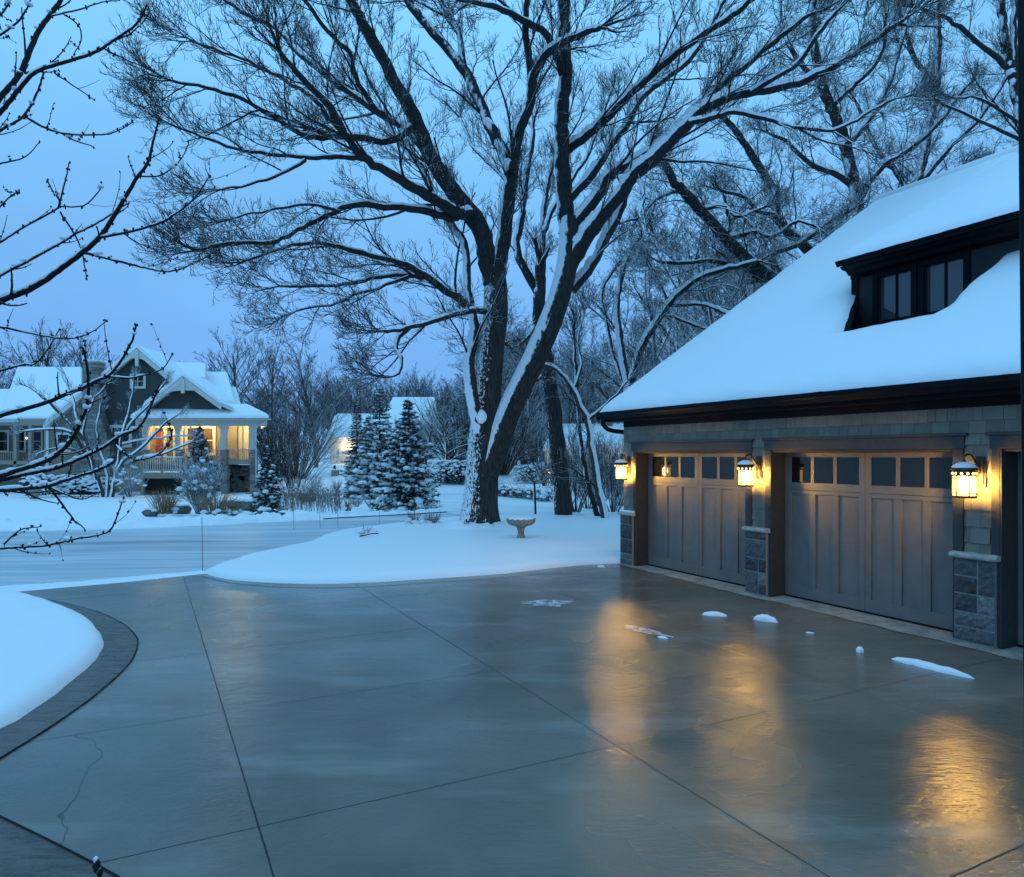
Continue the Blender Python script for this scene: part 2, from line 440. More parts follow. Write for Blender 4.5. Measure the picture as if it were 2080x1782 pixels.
dp = [at(a, b).to_2d() for a, b in [(-420, 1228), (20, 1199), (130, 1189), (250, 1179), (408, 1162), (480, 1150), (620, 1158), (880, 1150), (1100, 1138)]]
dp += [G(-.6, -.3, 0).to_2d(), G(0, -.28, 0).to_2d(), G(13, -.28, 0).to_2d(), Vector((9, -6)), Vector((-14, -6)), Vector((-14, 8))]
tag(ground_sheet('driveway', dp, 0, M['driveway'], edge=1.5, grid=2), kind='structure')
band = [(15, 1199), (130, 1222), (200, 1240), (250, 1265), (274, 1288), (279, 1305), (268, 1335), (240, 1368), (180, 1418), (100, 1475), (0, 1537), (-150, 1625)]
lawn_edge = [(-40, 1199), (0, 1203), (60, 1212), (130, 1235), (180, 1258), (205, 1283), (212, 1303), (204, 1327), (180, 1352), (120, 1402), (50, 1452), (0, 1479), (-150, 1560)]
bp = [at(*p).to_2d() for p in band] + [at(*p).to_2d() for p in [(-150, 1500), (0, 1440), (120, 1370), (160, 1300), (90, 1250), (0, 1215), (-20, 1203)]]
tag(ground_sheet('driveway_border', bp, .006, M['border'], edge=.15, grid=.6), kind='structure')
bp2 = [at(*p).to_2d() for p in [(-260, 1530), (0, 1658), (240, 1782), (330, 1840), (-200, 1900)]]
tag(ground_sheet('driveway_border', bp2, .006, M['border'], edge=.3, grid=.6), kind='structure')
# dark open joints that edge the stamped border
def strip(name, pts, w, z, mat):
    p = catmull([Vector((a.x, a.y, 0)) for a in pts], len(pts) * 5); mb = MB(); L = []; Rr = []
    for i, q in enumerate(p):
        t = (p[min(i + 1, len(p) - 1)] - p[max(i - 1, 0)]).normalized(); n = Vector((-t.y, t.x, 0)) * w / 2
        L.append(q + n + Vector((0, 0, gz(q.x, q.y) + z))); Rr.append(q - n + Vector((0, 0, gz(q.x, q.y) + z)))
    k = len(p); mb.add(L + Rr, [(i, i + 1, k + i + 1, k + i) for i in range(k - 1)])
    return mb.build(name, mat)
tag(strip('paving_joint', [at(*p) for p in band], .014, .010, M['black']), kind='structure')
tag(strip('paving_joint', [at(*p) for p in [(-200, 1560), (0, 1658), (120, 1718), (240, 1782), (330, 1840)]], .016, .010, M['black']), kind='structure')
isl_join = [(408, 1166), (470, 1180), (560, 1188), (660, 1190), (760, 1187), (880, 1179), (1000, 1171), (1100, 1160)]
tag(strip('paving_joint', [at(*p) for p in isl_join], .03, .006, M['border']), kind='structure')

lawn = [p.to_2d() for p in catmull([at(*p) for p in lawn_edge], 60)] + [Vector((-5.5, 3.0)), Vector((-14, 3.5)), Vector((-18, 8.5))]
tag(ground_sheet('snow_lawn', lawn, -.015, M['snow'], H=.15, soft=.06, edge=.07, grid=.5, rings=(.025, .06, .12, .25), wob=.02), kind='structure')
isl = [p.to_2d() for p in catmull([at(*p) for p in [(412, 1160), (440, 1169), (500, 1177), (580, 1181), (660, 1182), (760, 1179), (880, 1171), (1000, 1163), (1100, 1152), (1180, 1144), (1240, 1141)]], 50)]
isl += [G(.02, -.03, 0).to_2d(), G(.02, -8, 0).to_2d(), G(-1, -18, 0).to_2d(), G(-9, -14, 0).to_2d()]
isl += [p.to_2d() for p in catmull([at(*p) for p in [(1250, 1053), (1125, 1047), (1000, 1048), (930, 1050), (860, 1057), (760, 1069), (700, 1077), (652, 1089), (620, 1103), (560, 1116), (500, 1130), (440, 1149)]], 60)]
tag(ground_sheet('snow_lawn', isl, -.015, M['snow'], H=.14, soft=.07, edge=.1, grid=.6, rings=(.03, .07, .14, .3), wob=.03), kind='structure')

# ploughed snow along the street
def windrow(pts, w, h, seed):
    p = catmull([Vector((a.x, a.y, 0)) for a in pts], 24 * len(pts)); mb = MB(); k = 9; vs = []
    for i, q in enumerate(p):
        t = (p[min(i + 1, len(p) - 1)] - p[max(i - 1, 0)]).normalized(); n = Vector((-t.y, t.x, 0))
        for j in range(k):
            u = j / (k - 1) * 2 - 1; a = q + n * (u * w / 2 * (1 + .35 * noise.noise((q.x * 1.1, q.y * 1.1, seed))))
            hh = h * (1 - u * u) * (1 + .8 * noise.noise((a.x * 2.3, a.y * 2.3, seed)) + .5 * noise.noise((a.x * 7, a.y * 7, seed)))
            vs.append((a.x, a.y, gz(a.x, a.y) - .03 + max(0, hh)))
    mb.add(vs, [(i * k + j, i * k + j + 1, (i + 1) * k + j + 1, (i + 1) * k + j) for i in range(len(p) - 1) for j in range(k - 1)])
    tag(mb.build('snow_bank', M['snow'], None, True), kind='structure')
windrow([at(*p) for p in [(-300, 1222), (0, 1192), (130, 1182), (250, 1173), (340, 1166), (412, 1158)]], .9, .035, 2)
windrow([at(*p) for p in [(-500, 1077), (-200, 1073), (0, 1069), (150, 1067), (300, 1063), (430, 1058), (540, 1052), (640, 1047)]], 1.3, .22, 5)
windrow([at(*p) for p in [(620, 1047), (760, 1040), (860, 1035), (930, 1029)]], .7, .10, 8)
# slushy spots left on the wet slab
def slush_spot(a, rx, ry, rz, seed):
    rng = random.Random(seed); p = at(*a); pts = []
    for i in range(22):
        q = 2 * PI * i / 22; r = 1 + rng.uniform(-.25, .25); x, y = rx * r * math.cos(q), ry * r * math.sin(q)
        pts.append((p.x + x * math.cos(rz) - y * math.sin(rz), p.y + x * math.sin(rz) + y * math.cos(rz)))
    return ground_sheet('snow_patch', pts, .004, M['slush_patch'], edge=.06, grid=.1)
def patchy():
    m = Mat('thin_slush', (.5, .5, .5), .35, .5); n = m.noise(9, 6, .7); b = m.noise(35, 4, .7)
    k = m.smooth(m.math('ADD', m.math('MULTIPLY', n, .6), m.math('MULTIPLY', b, .4)), .44, .56)
    m.color(m.mix(k, (.10, .09, .08), (.62, .63, .65))); m.bump(n, .4, .01); return m.m
M['slush_patch'] = patchy()
tag(slush_spot((1108, 1221), .34, .22, 0, 1), 'thin grey patch of half melted slush in the middle of the wet driveway', 'slush')
tag(slush_spot((1305, 1277), .34, .09, -.9, 2), 'narrow faint streak of melting slush nearest the far garage door', 'slush')

def snow_lump(a, L, W, H, rz, label, seed):
    rng = random.Random(seed); p = at(*a); mb = MB(); n = 14; k = 9; vs = []
    d = Vector((math.cos(rz), math.sin(rz), 0)); q = Vector((-d.y, d.x, 0))
    for i in range(n):
        t = i / (n - 1) * 2 - 1; w = W * max(.04, (1 - abs(t) ** 2.4)) ** .6 * (1 + rng.uniform(-.12, .12)) * (1 - .25 * t); h = H * max(0, (1 - t * t)) ** .5 * (1 + rng.uniform(-.1, .1))
        off = rng.uniform(-.12, .12) * W
        for j in range(k):
            an = PI * j / (k - 1); vs.append(p + d * t * L / 2 + q * (off + math.cos(an) * w / 2) + Vector((0, 0, .003 + math.sin(an) * h)))
    mb.add(vs, [(i * k + j, i * k + j + 1, (i + 1) * k + j + 1, (i + 1) * k + j) for i in range(n - 1) for j in range(k - 1)])
    tag(mb.build('snow_lump', M['snow'], None, True), label, 'snow')
def seg(a, b): 
    p, q = at(*a), at(*b); return math.atan2(q.y - p.y, q.x - p.x), (q - p).length
for a, b, W, H, lab in [((1420, 1244), (1472, 1248), .10, .05, 'long flat lump of snow before the stone pier, left of the plump one'),
                        ((1526, 1252), (1574, 1261), .14, .075, 'plump short lump of snow on the driveway right of the long flat lump'),
                        ((1732, 1319), (1748, 1320), .085, .055, 'small round ball of snow on the wet driveway beside the long snow strip'),
                        ((1800, 1333), (1969, 1374), .12, .055, 'longest strip of snow left on the wet driveway'),
                        ((1630, 1281), (1648, 1282), .03, .012, 'tiny sliver of snow midway between near door and round snow ball'),
                        ((1208, 1147), (1224, 1148), .12, .03, 'tiny snow crumb off the corner of the garage by the lawn'),
                        ((1330, 1290), (1352, 1293), .05, .02, 'tiny white snow crumb at the end of the faint slush streak')]:
    rz, L = seg(a, b); snow_lump(((a[0] + b[0]) / 2, (a[1] + b[1]) / 2), L, W, H, rz, lab, a[0])
# ================================================================== GARAGE
DOORH = 2.12; WTOP = 3.0; SEND = 11.6
s_d1 = (g_s(1287), g_s(1513)); s_d2 = (g_s(1560), g_s(1934)); s_d3 = (g_s(2026), g_s(2026) + 2.74)
garage = empty('garage', G(0, 0, 0), 'dark shingled garage wing with stone piers, three panelled doors and a snow covered roof', 'garage')
openings = [s_d1, s_d2, s_d3]
JD = .26
# structural wall behind the cladding
mb = MB(); prev = 0
for a, b in openings + [(SEND, SEND)]:
    mb.box(prev, a, -.45, 0, 0, DOORH, G)
    prev = b
mb.box(0, SEND, -.45, 0, DOORH, WTOP + .1, G)
mb.box(0, .3, -16, -.45, 0, WTOP, G)
# far gable
mb.prism([G(0, -.0, WTOP + .1), G(0, -16, WTOP + .1), G(0, -8, 8.0)], GU * .3)
mb.build('wall', tinted('wall_backing', (.05, .046, .04), .1, 6, .8), garage)
mb = MB(); mb.box(.3, SEND, -16, -15.7, 0, WTOP, G); mb.build('rear_wall', M['trim'], garage)
# shingles
rng = random.Random(5); mb = MB()
def shingles(s0, s1, z0, z1, z_first):
    z = z_first
    while z < z1:
        za, zb = max(z, z0), min(z + .178, z1); s = s0 - rng.uniform(0, .12)
        while s < s1 and zb > za + .005:
            w = rng.choice([.10, .13, .15, .18, .21]); a, b = max(s, s0) + .0018, min(s + w, s1) - .0018
            if b - a > .012:
                t = .016 + rng.uniform(0, .005); dz = rng.uniform(0, .004)
                q = [(a, .001, za - dz), (b, .001, za - dz), (b, .001, zb), (a, .001, zb), (a, t, za - dz), (b, t, za - dz), (b, .004, zb + .004), (a, .004, zb + .004)]
                mb.hexa([G(*p) for p in q])
            s += w
        z += .178
PZ = .98   # top of stone
piers = [(0.0, s_d1[0] - .055), (s_d1[1] + .10, s_d2[0] - .09), (s_d2[1] + .10, s_d3[0] - .09)]
for a, b in piers: shingles(a, b, PZ, 2.29, PZ - .06)
shingles(0, SEND, 2.29, WTOP, 2.29 - .04)
mb.build('shingle_siding', M['shingle'], garage)
# stone piers and caps
for i, (a, b) in enumerate([(-.03, s_d1[0] - .02), (s_d1[1] + .015, s_d2[0] - .02), (s_d2[1] + .015, s_d3[0] - .02)]):
    rr = random.Random(20 + i * 3 + 1); mb = MB(); mb.box(a + .01, b - .01, .001, .070, 0.01, PZ - .05, G)
    mb.build('pier_mortar', M['mortar'], garage)
    mb = MB(); z = .02
    while z < PZ - .09:
        h = min(rr.choice([.15, .2, .27, .32]), PZ - .055 - z)
        if PZ - .055 - z - h < .08: h = PZ - .055 - z
        s = a
        while s < b - .03:
            w = rr.choice([.18, .26, .36, .44]); e = min(s + w, b)
            if b - e < .1: e = b
            parts = [(z, z + h)] if h < .2 or rr.random() < .5 else [(z, z + h * .5), (z + h * .5, z + h)]
            for (q0, q1) in parts:
                na, nz = max(3, int((e - s) / .04)), max(3, int((q1 - q0) / .04)); base = len(mb.v); vs = []
                for jz in range(nz + 1):
                    for ja in range(na + 1):
                        u, v = ja / na, jz / nz; edge = ja in (0, na) or jz in (0, nz)
                        S_, Z_ = s + .008 + (e - s - .016) * u, q0 + .008 + (q1 - q0 - .016) * v
                        o = .074 if edge else .084 + .014 * noise.noise((S_ * 9, Z_ * 9, i * 7)) + .012 * noise.noise((S_ * 25, Z_ * 25, 3)) + rr.uniform(-.004, .004)
                        vs.append(G(S_, o, Z_))
                mb.add(vs, [(jz * (na + 1) + ja, jz * (na + 1) + ja + 1, (jz + 1) * (na + 1) + ja + 1, (jz + 1) * (na + 1) + ja) for jz in range(nz) for ja in range(na)])
            s = e
        z += h
    mb.build('stone_pier', M['stone'], garage)
    # side returns of the pier
    mb = MB(); n = 16; vs = []
    for k in range(n + 1):
        ss = a - .03 + (b - a + .06) * k / n; o = .115 + .012 * noise.noise((ss * 14, i, 0)) 
        vs += [G(ss, .0, PZ - .05), G(ss, o - .01, PZ - .05 + .004 * noise.noise((ss * 20, 2, i))), G(ss, o, PZ - .03), G(ss, o - .006 + .006 * noise.noise((ss * 30, 5, i)), PZ - .008), G(ss, o - .02, PZ + .004), G(ss, .0, PZ + .012)]
    fs = [(k * 6 + j, k * 6 + (j + 1) % 6, (k + 1) * 6 + (j + 1) % 6, (k + 1) * 6 + j) for k in range(n) for j in range(6)] + [tuple(range(6)), tuple(range(n * 6, n * 6 + 6))]
    mb.add(vs, fs); cap = mb.build('pier_cap', M['stone_cap'], garage)
    mb = MB(); sv = []
    for k in range(n + 1):
        ss = a - .02 + (b - a + .04) * k / n; w = .075 + .02 * noise.noise((ss * 11, i, 7)); h = .012 + .008 * noise.noise((ss * 9, i, 4)) + (.022 if i == 0 else 0)
        sv += [G(ss, .02, PZ + .009), G(ss, w, PZ + .004), G(ss, w - .01, PZ + .004 + h), G(ss, .02, PZ + .009 + h)]
    mb.add(sv, [(k * 4 + j, k * 4 + (j + 1) % 4, (k + 1) * 4 + (j + 1) % 4, (k + 1) * 4 + j) for k in range(n) for j in range(4)] + [(0, 1, 2, 3), tuple(range(n * 4, n * 4 + 4))])
    if i == 0: mb.build('cap_snow', M['snow'], cap, True)
# trim and jambs
for i, (a, b) in enumerate(openings):
    mb = MB()
    mb.box(a - .085 if i else a - .05, a, -.02, .030, PZ + .015 if i else .02, DOORH - .002, G)
    if i: mb.box(a - .02, a, -.02, .03, .02, PZ + .014, G)
    mb.box(a, a + .02, -JD - .14, .027, .02, DOORH - .004, G); mb.build('door_jamb', M['trim'], garage, bevel=.003)
    mb = MB(); mb.box(b, b + .095, -.02, .030, .02, DOORH - .002, G); mb.box(b - .02, b, -JD - .14, .027, .02, DOORH - .004, G); mb.build('door_jamb', M['trim'], garage, bevel=.003)
    mb = MB(); mb.box(a - .10, b + .11, .001, .036, DOORH, DOORH + .14, G); mb.box(a - .13, b + .14, .001, .055, DOORH + .141, DOORH + .175, G)
    mb.box(a - .0, b, -JD - .14, -.001, DOORH - .03, DOORH - .001, G)
    mb.build('door_header', M['trim'], garage, bevel=.003)
# doors
def garage_door(a, b, lab):
    a += .022; b -= .022; W = b - a; o0 = -JD
    mb = MB(); mb.box(a, b, o0 - .05, o0 - .022, .03, DOORH - .035, G)
    def fr(s0, s1, z0, z1, o1=0): mb.box(a + s0, a + s1, o0 - .0215, o0 + o1, z0, z1, G)
    st, cs = .11, .17
    mid = W / 2; fr(0, st, .03, DOORH - .035); fr(W - st, W, .03, DOORH - .035); fr(mid - cs / 2, mid - .003, .03, DOORH - .035); fr(mid + .003, mid + cs / 2, .03, DOORH - .035)
    spans = [(st, mid - cs / 2), (mid + cs / 2, W - st)]
    for x0, x1 in spans:
        fr(x0, x1, .03, .19); fr(x0, x1, 1.50, 1.555); fr(x0, x1, 1.56, 1.66); fr(x0, x1, 2.02, DOORH - .035)
        pw = (x1 - x0) / 3
        for k in (1, 2):
            c = x0 + pw * k; fr(c - .05, c + .05, .19, 1.50); fr(c - .026, c + .026, 1.66, 2.02)
    d = mb.build('garage_door', M['door'], garage, bevel=.003)
    mb = MB()
    for x0, x1 in spans:
        pw = (x1 - x0) / 3
        for k in range(3):
            q0 = x0 + pw * k + (.026 if k else 0); q1 = x0 + pw * (k + 1) - (.026 if k < 2 else 0)
            g = MB(); g.box(a + q0, a + q1, o0 - .021, o0 - .012, 1.66, 2.02, G); g.build('window_pane', M['glass'], d)
    mb = MB(); mb.box(a, b, o0 - .05, o0 + .004, .004, .029, G); mb.build('weather_strip', M['black'], d)
for a, b in openings: garage_door(a, b, '')
# concrete apron under the doors
ap = [G(s, o, 0).to_2d() for s, o in [(-.1, .12), (1, .17), (2, .20), (3.2, .27), (4, .22), (5, .26), (6, .24), (7, .26), (9, .25), (11.6, .25)]] + [G(11.6, -JD - .1, 0).to_2d(), G(-.05, -JD - .1, 0).to_2d()]
tag(ground_sheet('apron', ap, .006, M['apron'], edge=.12, grid=.4, wob=.05), kind='structure')

# roof plane: a is measured level, inward from the eave edge
OV, ZE = .30, 2.90
E0 = at(1220, 834, 13.61); ZE = E0.z
S0 = -.30; A_R = 8.0; SL = .66
def RF(s, a, h=0):
    nrm = (Vector((0, 0, 1)) - Vector((0, 0, 0)) + GN * SL).normalized()
    return G(s, OV - a, ZE + SL * a) + nrm * h
def roof_sa(px, py):
    d = Vector(((px - CX) / FPX, 1, (HY - py) / FPX)); nrm = (Vector((0, 0, 1)) + GN * SL).normalized()
    t = (RF(0, 0) - CAM).dot(nrm) / d.dot(nrm); p = CAM + d * t - C0
    return p.dot(GU), OV - p.dot(GN)
# fascia, gutter, soffit
mb = MB(); mb.box(S0 + .01, SEND, OV - .03, OV - .005, ZE - .20, ZE - .01, G); mb.box(S0 + .02, SEND, .002, OV - .031, ZE - .20, ZE - .185, G)
mb.box(.02, SEND, .003, .03, ZE - .30, ZE - .201, G)
mb.build('fascia', M['black'], garage)
mb = MB(); prof = [(0, -.02), (0, -.15), (.07, -.15), (.095, -.10), (.115, -.085), (.12, -.02), (.108, -.02), (.10, -.08), (.085, -.095), (.062, -.138), (.012, -.138), (.012, -.02)]
mb.prism([G(S0 - .01, OV + p, ZE + q) for p, q in prof], GU * (SEND - S0)); mb.box(S0 - .012, S0 - .003, OV, OV + .118, ZE - .149, ZE - .021, G)
mb.build('gutter', M['black'], garage)
mb = MB(); mb.tube(catmull([G(S0 + .12, OV + .05, ZE - .14), G(S0 + .12, OV + .05, ZE - .24), G(S0 + .15, OV - .02, ZE - .33), G(S0 + .2, OV - .15, ZE - .37), G(-.045, -.06, ZE - .40), G(-.05, -.08, ZE - .5), G(-.05, -.09, 1.6), G(-.05, -.09, .1)], 40), .042, 10)
mb.build('downspout', M['black'], garage, True)
# main roof slab with the dormer slot
sl, al = roof_sa(1702, 678)           # front left corner of the slot
s2, a2 = roof_sa(1732, 599)
drift = [roof_sa(*p) for p in [(1896, 640), (1915, 632), (1935, 611), (1955, 586), (1985, 565), (2012, 543), (2045, 512)]]
a2 = max(a2, al + .45)
s_hi = s2 - .12
e_s = 8.9
cut = [(e_s, a2 + .25)] + [d for d in drift[::-1]] + [(sl, al), (sl + .02, al + .02), (s2, a2), (s_hi, a2 + .03)]
print('dormer', sl, al, s2, a2, drift)
cut = [(s, min(a, a2 + .2)) for s, a in cut]
outline = [(S0, 0), (SEND, 0), (SEND, A_R), (e_s, A_R)] + cut + [(s_hi, A_R), (S0, A_R)]
def slab(name, poly, h0, h1, mat, fn):
    m_ = MB(); n = len(poly); a_ = [fn(s, a, h0) for s, a in poly]; b_ = [fn(s, a, h1) for s, a in poly]
    m_.add(a_ + b_, [tuple(range(n))[::-1], tuple(range(n, 2 * n))] + [(i, (i + 1) % n, n + (i + 1) % n, n + i) for i in range(n)])
    return m_.build(name, mat, garage)
slab('roof', outline, -.12, -.005, tinted('roof_shingle', (.02, .02, .022), .3, 30, .9), RF)
back = MB(); back.prism([G(S0, OV - A_R, ZE + SL * A_R - .1), G(S0, -16.3, ZE - .1), G(S0, -16.3, ZE), G(S0, OV - A_R, ZE + SL * A_R)], GU * (SEND - S0)); back.build('roof', M['snow_roof'], garage)
out_snow = [(S0 - .02, -.04), (SEND, -.04), (SEND, A_R), (e_s, A_R)] + cut + [(s_hi, A_R), (S0 - .02, A_R)]
def snowfn(s, a, d):
    h = .012 + .12 * (1 - math.exp(-d / .09)) + .018 * math.exp(-d / .3) * noise.noise((s * 5, a * 5, 2)) + min(d, .5) * .05 * noise.noise((s * 1.1, a * 1.1, 0)) + .004 * noise.noise((s * 9, a * 9, 5))
    if s > 6 and a > al: h += .0
    return RF(s, a, h)
sheet('roof_snow', out_snow, snowfn, M['snow_roof'], edge=.08, grid=.35, rings=(.02, .05, .1, .2, .35), wob=.02, parent=garage)
# rake board at the far gable
mb = MB(); mb.prism([RF(S0, 0, -.16), RF(S0, A_R, -.16), RF(S0, A_R, 0), RF(S0, 0, 0)], -GU * .03); mb.build('rake_board', M['black'], garage)

# dormer
OD = OV - a2 - .02
def d_s(px): return g_s(px, OD)
def d_z(px, py): return g_z(px, py, OD)
s_l = d_s(1727); zfl = ZE + SL * al - .35; ov2 = .48
s_el = g_s(1689, OD + ov2); z_el = g_z(1689, 530, OD + ov2)
ztop = z_el - .10
w1 = (d_s(1778), d_s(1845)); w2 = (d_s(1871), d_s(1951)); wz1 = d_z(1811, 553); wz0 = zfl + .2
print('dormer2', s_l, s_el, z_el, ztop, w1, w2, wz1, wz0, OD)
dmb = MB()
for q0, q1 in ((s_l, w1[0]), (w1[1], w2[0]), (w2[1], e_s)): dmb.box(q0, q1, OD - .25, OD, zfl, wz1, G)
dmb.box(s_l, e_s, OD - .25, OD, wz1, ztop + .25, G)
for q in (w1, w2): dmb.box(q[0], q[1], OD - .25, OD, zfl, wz0, G)
dmb.prism([G(s_l, OD - .26, zfl), G(s_l, OD - .26, ztop + .2), G(s_l, OD - 4.5, ztop + 1.4), G(s_l, OD - 4.5, zfl)], GU * .2)
dormer = dmb.build('dormer', tinted('dormer_siding', (.018, .020, .022), .12, 6, .7, .2), garage)
mb = MB(); mb.box(s_l - .03, e_s, OD + .003, OD + .04, ztop - .13, ztop - .0, G); mb.box(s_l - .02, s_l + .10, OD + .002, OD + .03, zfl, ztop - .131, G); mb.build('frieze', M['black'], dormer)
for q in (w1, w2):
    mb = MB()
    mb.box(q[0] - .09, q[0], OD + .002, OD + .03, wz0 - .1, wz1 + .09, G); mb.box(q[1], q[1] + .09, OD + .002, OD + .03, wz0 - .1, wz1 + .09, G); mb.box(q[0] + .001, q[1] - .001, OD + .002, OD + .028, wz1, wz1 + .09, G); mb.box(q[0] + .001, q[1] - .001, OD + .002, OD + .028, wz0 - .1, wz0, G)
    c = (q[0] + q[1]) / 2; zc = wz0 + (wz1 - wz0) * .42; mb.box(c - .012, c + .012, OD - .045, OD - .03, wz0, wz1, G); mb.box(q[0], q[1], OD - .046, OD - .031, zc - .012, zc + .012, G)
    wf = mb.build('window', M['black'], dormer)
    mb = MB(); mb.box(q[0], q[1], OD - .07, OD - .055, wz0, wz1, G); mb.build('window_pane', glass_mat('dormer_glass', (.055, .065, .08), .05, .8), wf)  # pane base colour lightened to stand in for reflected sky
# cheek of the slot and its floor
mb = MB(); mb.prism([RF(sl, al, -.01), RF(s2 - .02, a2, -.01), RF(s2 - .02, a2, -.9), RF(sl, al, -.5)], -GU * .03)
mb.prism([G(sl, OV - al, zfl - .05), G(e_s, OV - al, zfl - .05), G(e_s, OD, zfl - .05), G(sl, OD, zfl - .05)], (0, 0, .05)); mb.build('dormer_cheek', M['black'], dormer)
# dormer roof: from its eave back to the ridge
aR = OD + ov2 - (OV - A_R); sl2 = (ZE + SL * A_R - z_el) / aR
def DF(s, a, h=0): 
    nrm = (Vector((0, 0, 1)) + GN * sl2).normalized(); return G(s, OD + ov2 - a, z_el + sl2 * a) + nrm * h
dr = [(s_el, 0), (e_s + .4, 0), (e_s + .4, aR), (s_el, aR)]
m_ = MB(); m_.add([DF(s, a, -.10) for s, a in dr] + [DF(s, a, -.003) for s, a in dr], [(3, 2, 1, 0), (4, 5, 6, 7), (0, 1, 5, 4), (1, 2, 6, 5), (2, 3, 7, 6), (3, 0, 4, 7)]); m_.build('dormer_roof', M['black'], dormer)
# stepped crown under the eave
mb = MB(); mb.prism([G(s_el + .05, OD + .005, z_el - .10 + sl2 * ov2 * .8), G(s_el + .05, OD + ov2 - .05, z_el - .1), G(s_el + .05, OD + ov2 - .12, z_el - .14), G(s_el + .05, OD + ov2 - .2, z_el - .15), G(s_el + .05, OD + ov2 - .26, z_el - .21), G(s_el + .05, OD + .005, z_el - .21)], GU * (e_s - s_el)); mb.build('dormer_cornice', M['black'], dormer)
sheet('dormer_snow', [(s_el - .02, -.05), (e_s + .4, -.05), (e_s + .4, aR + .1), (s_el - .02, aR + .1)], lambda s, a, d: DF(s, a, .008 + .11 * (1 - math.exp(-d / .08)) + .03 * min(d, .4) * noise.noise((s, a, 3)) + .006 * noise.noise((s * 8, a * 8, 1))), M['snow_roof'], edge=.08, grid=.35, rings=(.02, .05, .1, .2), wob=.03, parent=dormer)
# snow on the ridge
mb = MB(); mb.tube([RF(S0 - .02, A_R, -.06), RF(2, A_R, -.05), RF(5, A_R, -.05), RF(SEND, A_R, -.05)], .22, 12); mb.build('ridge_snow', M['snow_roof'], garage, True)

# ================================================================== WALL LANTERNS
GLOW = (1.0, .56, .10)
def lantern_glass():
    m = Mat('lantern_glass', (1, .8, .5), .4); nt = m.t; o = nt.nodes['Material Output']; e = m.node('ShaderNodeEmission'); e.inputs['Color'].default_value = (1, .60, .13, 1)
    n = m.noise(30, 3, .6); m.l(m.smooth(n, .3, .7, 2.2, 3.6), e.inputs['Strength'])
    t = m.node('ShaderNodeBsdfTransparent'); t.inputs['Color'].default_value = (1, .92, .75, 1); a = m.node('ShaderNodeAddShader'); m.l(t.outputs[0], a.inputs[0]); m.l(e.outputs[0], a.inputs[1]); m.l(a.outputs[0], o.inputs['Surface']); return m.m
M['lantern_glass'] = lantern_glass(); M['bulb'] = emit('lantern_bulb', (1.0, .57, .12), 520)
def lantern(px, zc, label, plate_px):
    o = .24; s = g_s(px, o); sp = g_s(plate_px, .03); c = G(s, o, zc)
    e = empty('wall_lantern', G(sp, .03, zc), label, 'lantern', 'wall lanterns beside the garage doors')
    mb = MB(); mb.box(sp - .055, sp + .055, .022, .034, zc - .06, zc + .27, G); mb.box(sp - .04, sp + .04, .0345, .05, zc - .03, zc + .24, G); mb.build('back_plate', M['bronze'], e, bevel=.004)
    mb = MB(); p0 = G(sp, .05, zc + .10); mb.tube(catmull([p0, p0 + GN * .03 + Vector((0, 0, .06)), G((s + sp) / 2, o * .65, zc + .285), c + Vector((0, 0, .27)), c + Vector((0, 0, .205))], 20), .011, 8); mb.lathe([(.004, .20), (.018, .205), (.02, .215), (.012, .235), (.003, .24)], c, 10); mb.build('arm', M['bronze'], e, True)
    mb = MB(); mb.lathe([(.128, .12), (.131, .128), (.12, .145), (.085, .178), (.045, .198), (.015, .206)], c, 24); rf = mb.build('cap', M['bronze'], e, True)
    mb = MB(); mb.lathe([(.122, .147), (.115, .165), (.08, .192), (.04, .208), (.005, .214)], c, 20); mb.build('cap_snow', M['snow'], rf, True)
    mb = MB()
    mb.lathe([(.104, .105), (.108, .105), (.108, .12), (.104, .12)], c, 24); mb.lathe([(.104, .062), (.108, .062), (.108, .072), (.104, .072)], c, 24); mb.lathe([(.112, -.165), (.118, -.165), (.118, -.148), (.112, -.148)], c, 24); mb.lathe([(.098, -.172), (.118, -.172), (.118, -.1655), (.098, -.1655), (.098, -.172)], c, 24)
    for k in range(6):
        q = 2 * PI * k / 6 + .35; d = Vector((math.cos(q), math.sin(q), 0)); mb.tube([c + d * .107 + Vector((0, 0, .115)), c + d * .115 + Vector((0, 0, -.16))], .0065, 6)
    mb.lathe([(.105, .0725), (.1085, .0725), (.1085, .1045), (.105, .1045)], c, 24)
    mb.lathe([(.109, -.125), (.113, -.125), (.113, -.119), (.109, -.119)], c, 24)
    mb.build('cage', M['bronze'], e)
    mb = MB(); mb.lathe([(.01, -.16), (.104, -.158), (.103, -.10), (.101, .0), (.098, .112), (.01, .116)], c, 24); gs = mb.build('glass_shade', M['lantern_glass'], e, True)
    mb = MB(); mb.lathe([(.012, -.10), (.034, -.085), (.046, -.04), (.044, .01), (.03, .045), (.012, .06)], c, 16); mb.build('bulb', M['bulb'], gs, True)
    mb = MB()
    for k in range(12):
        q = 2 * PI * (k + .5) / 12; d = Vector((math.cos(q), math.sin(q), 0)); mb.blob(c + d * .1075 + Vector((0, 0, .089)), .015, .015, .015, 0, R, 8, 5)
    mb.build('collar_lights', M['collar_glow'], e, True)
    return e
M['collar_glow'] = emit('collar_glow', (1.0, .62, .2), 4)
lantern(1257, 1.765, 'lit bronze lantern on the far corner of the garage beside the lawn', 1272)
lantern(1509, 1.765, 'lit bronze lantern on the pier between the two full garage doors', 1535)
lantern(1951, 1.765, 'lit bronze lantern nearest the viewer, right of the second garage door', 1984)
# ================================================================== TREES
def rot_away(d, ang, az):
    a = d.orthogonal().normalized(); b = d.cross(a)
    return (d * math.cos(ang) + (a * math.cos(az) + b * math.sin(az)) * math.sin(ang)).normalized()

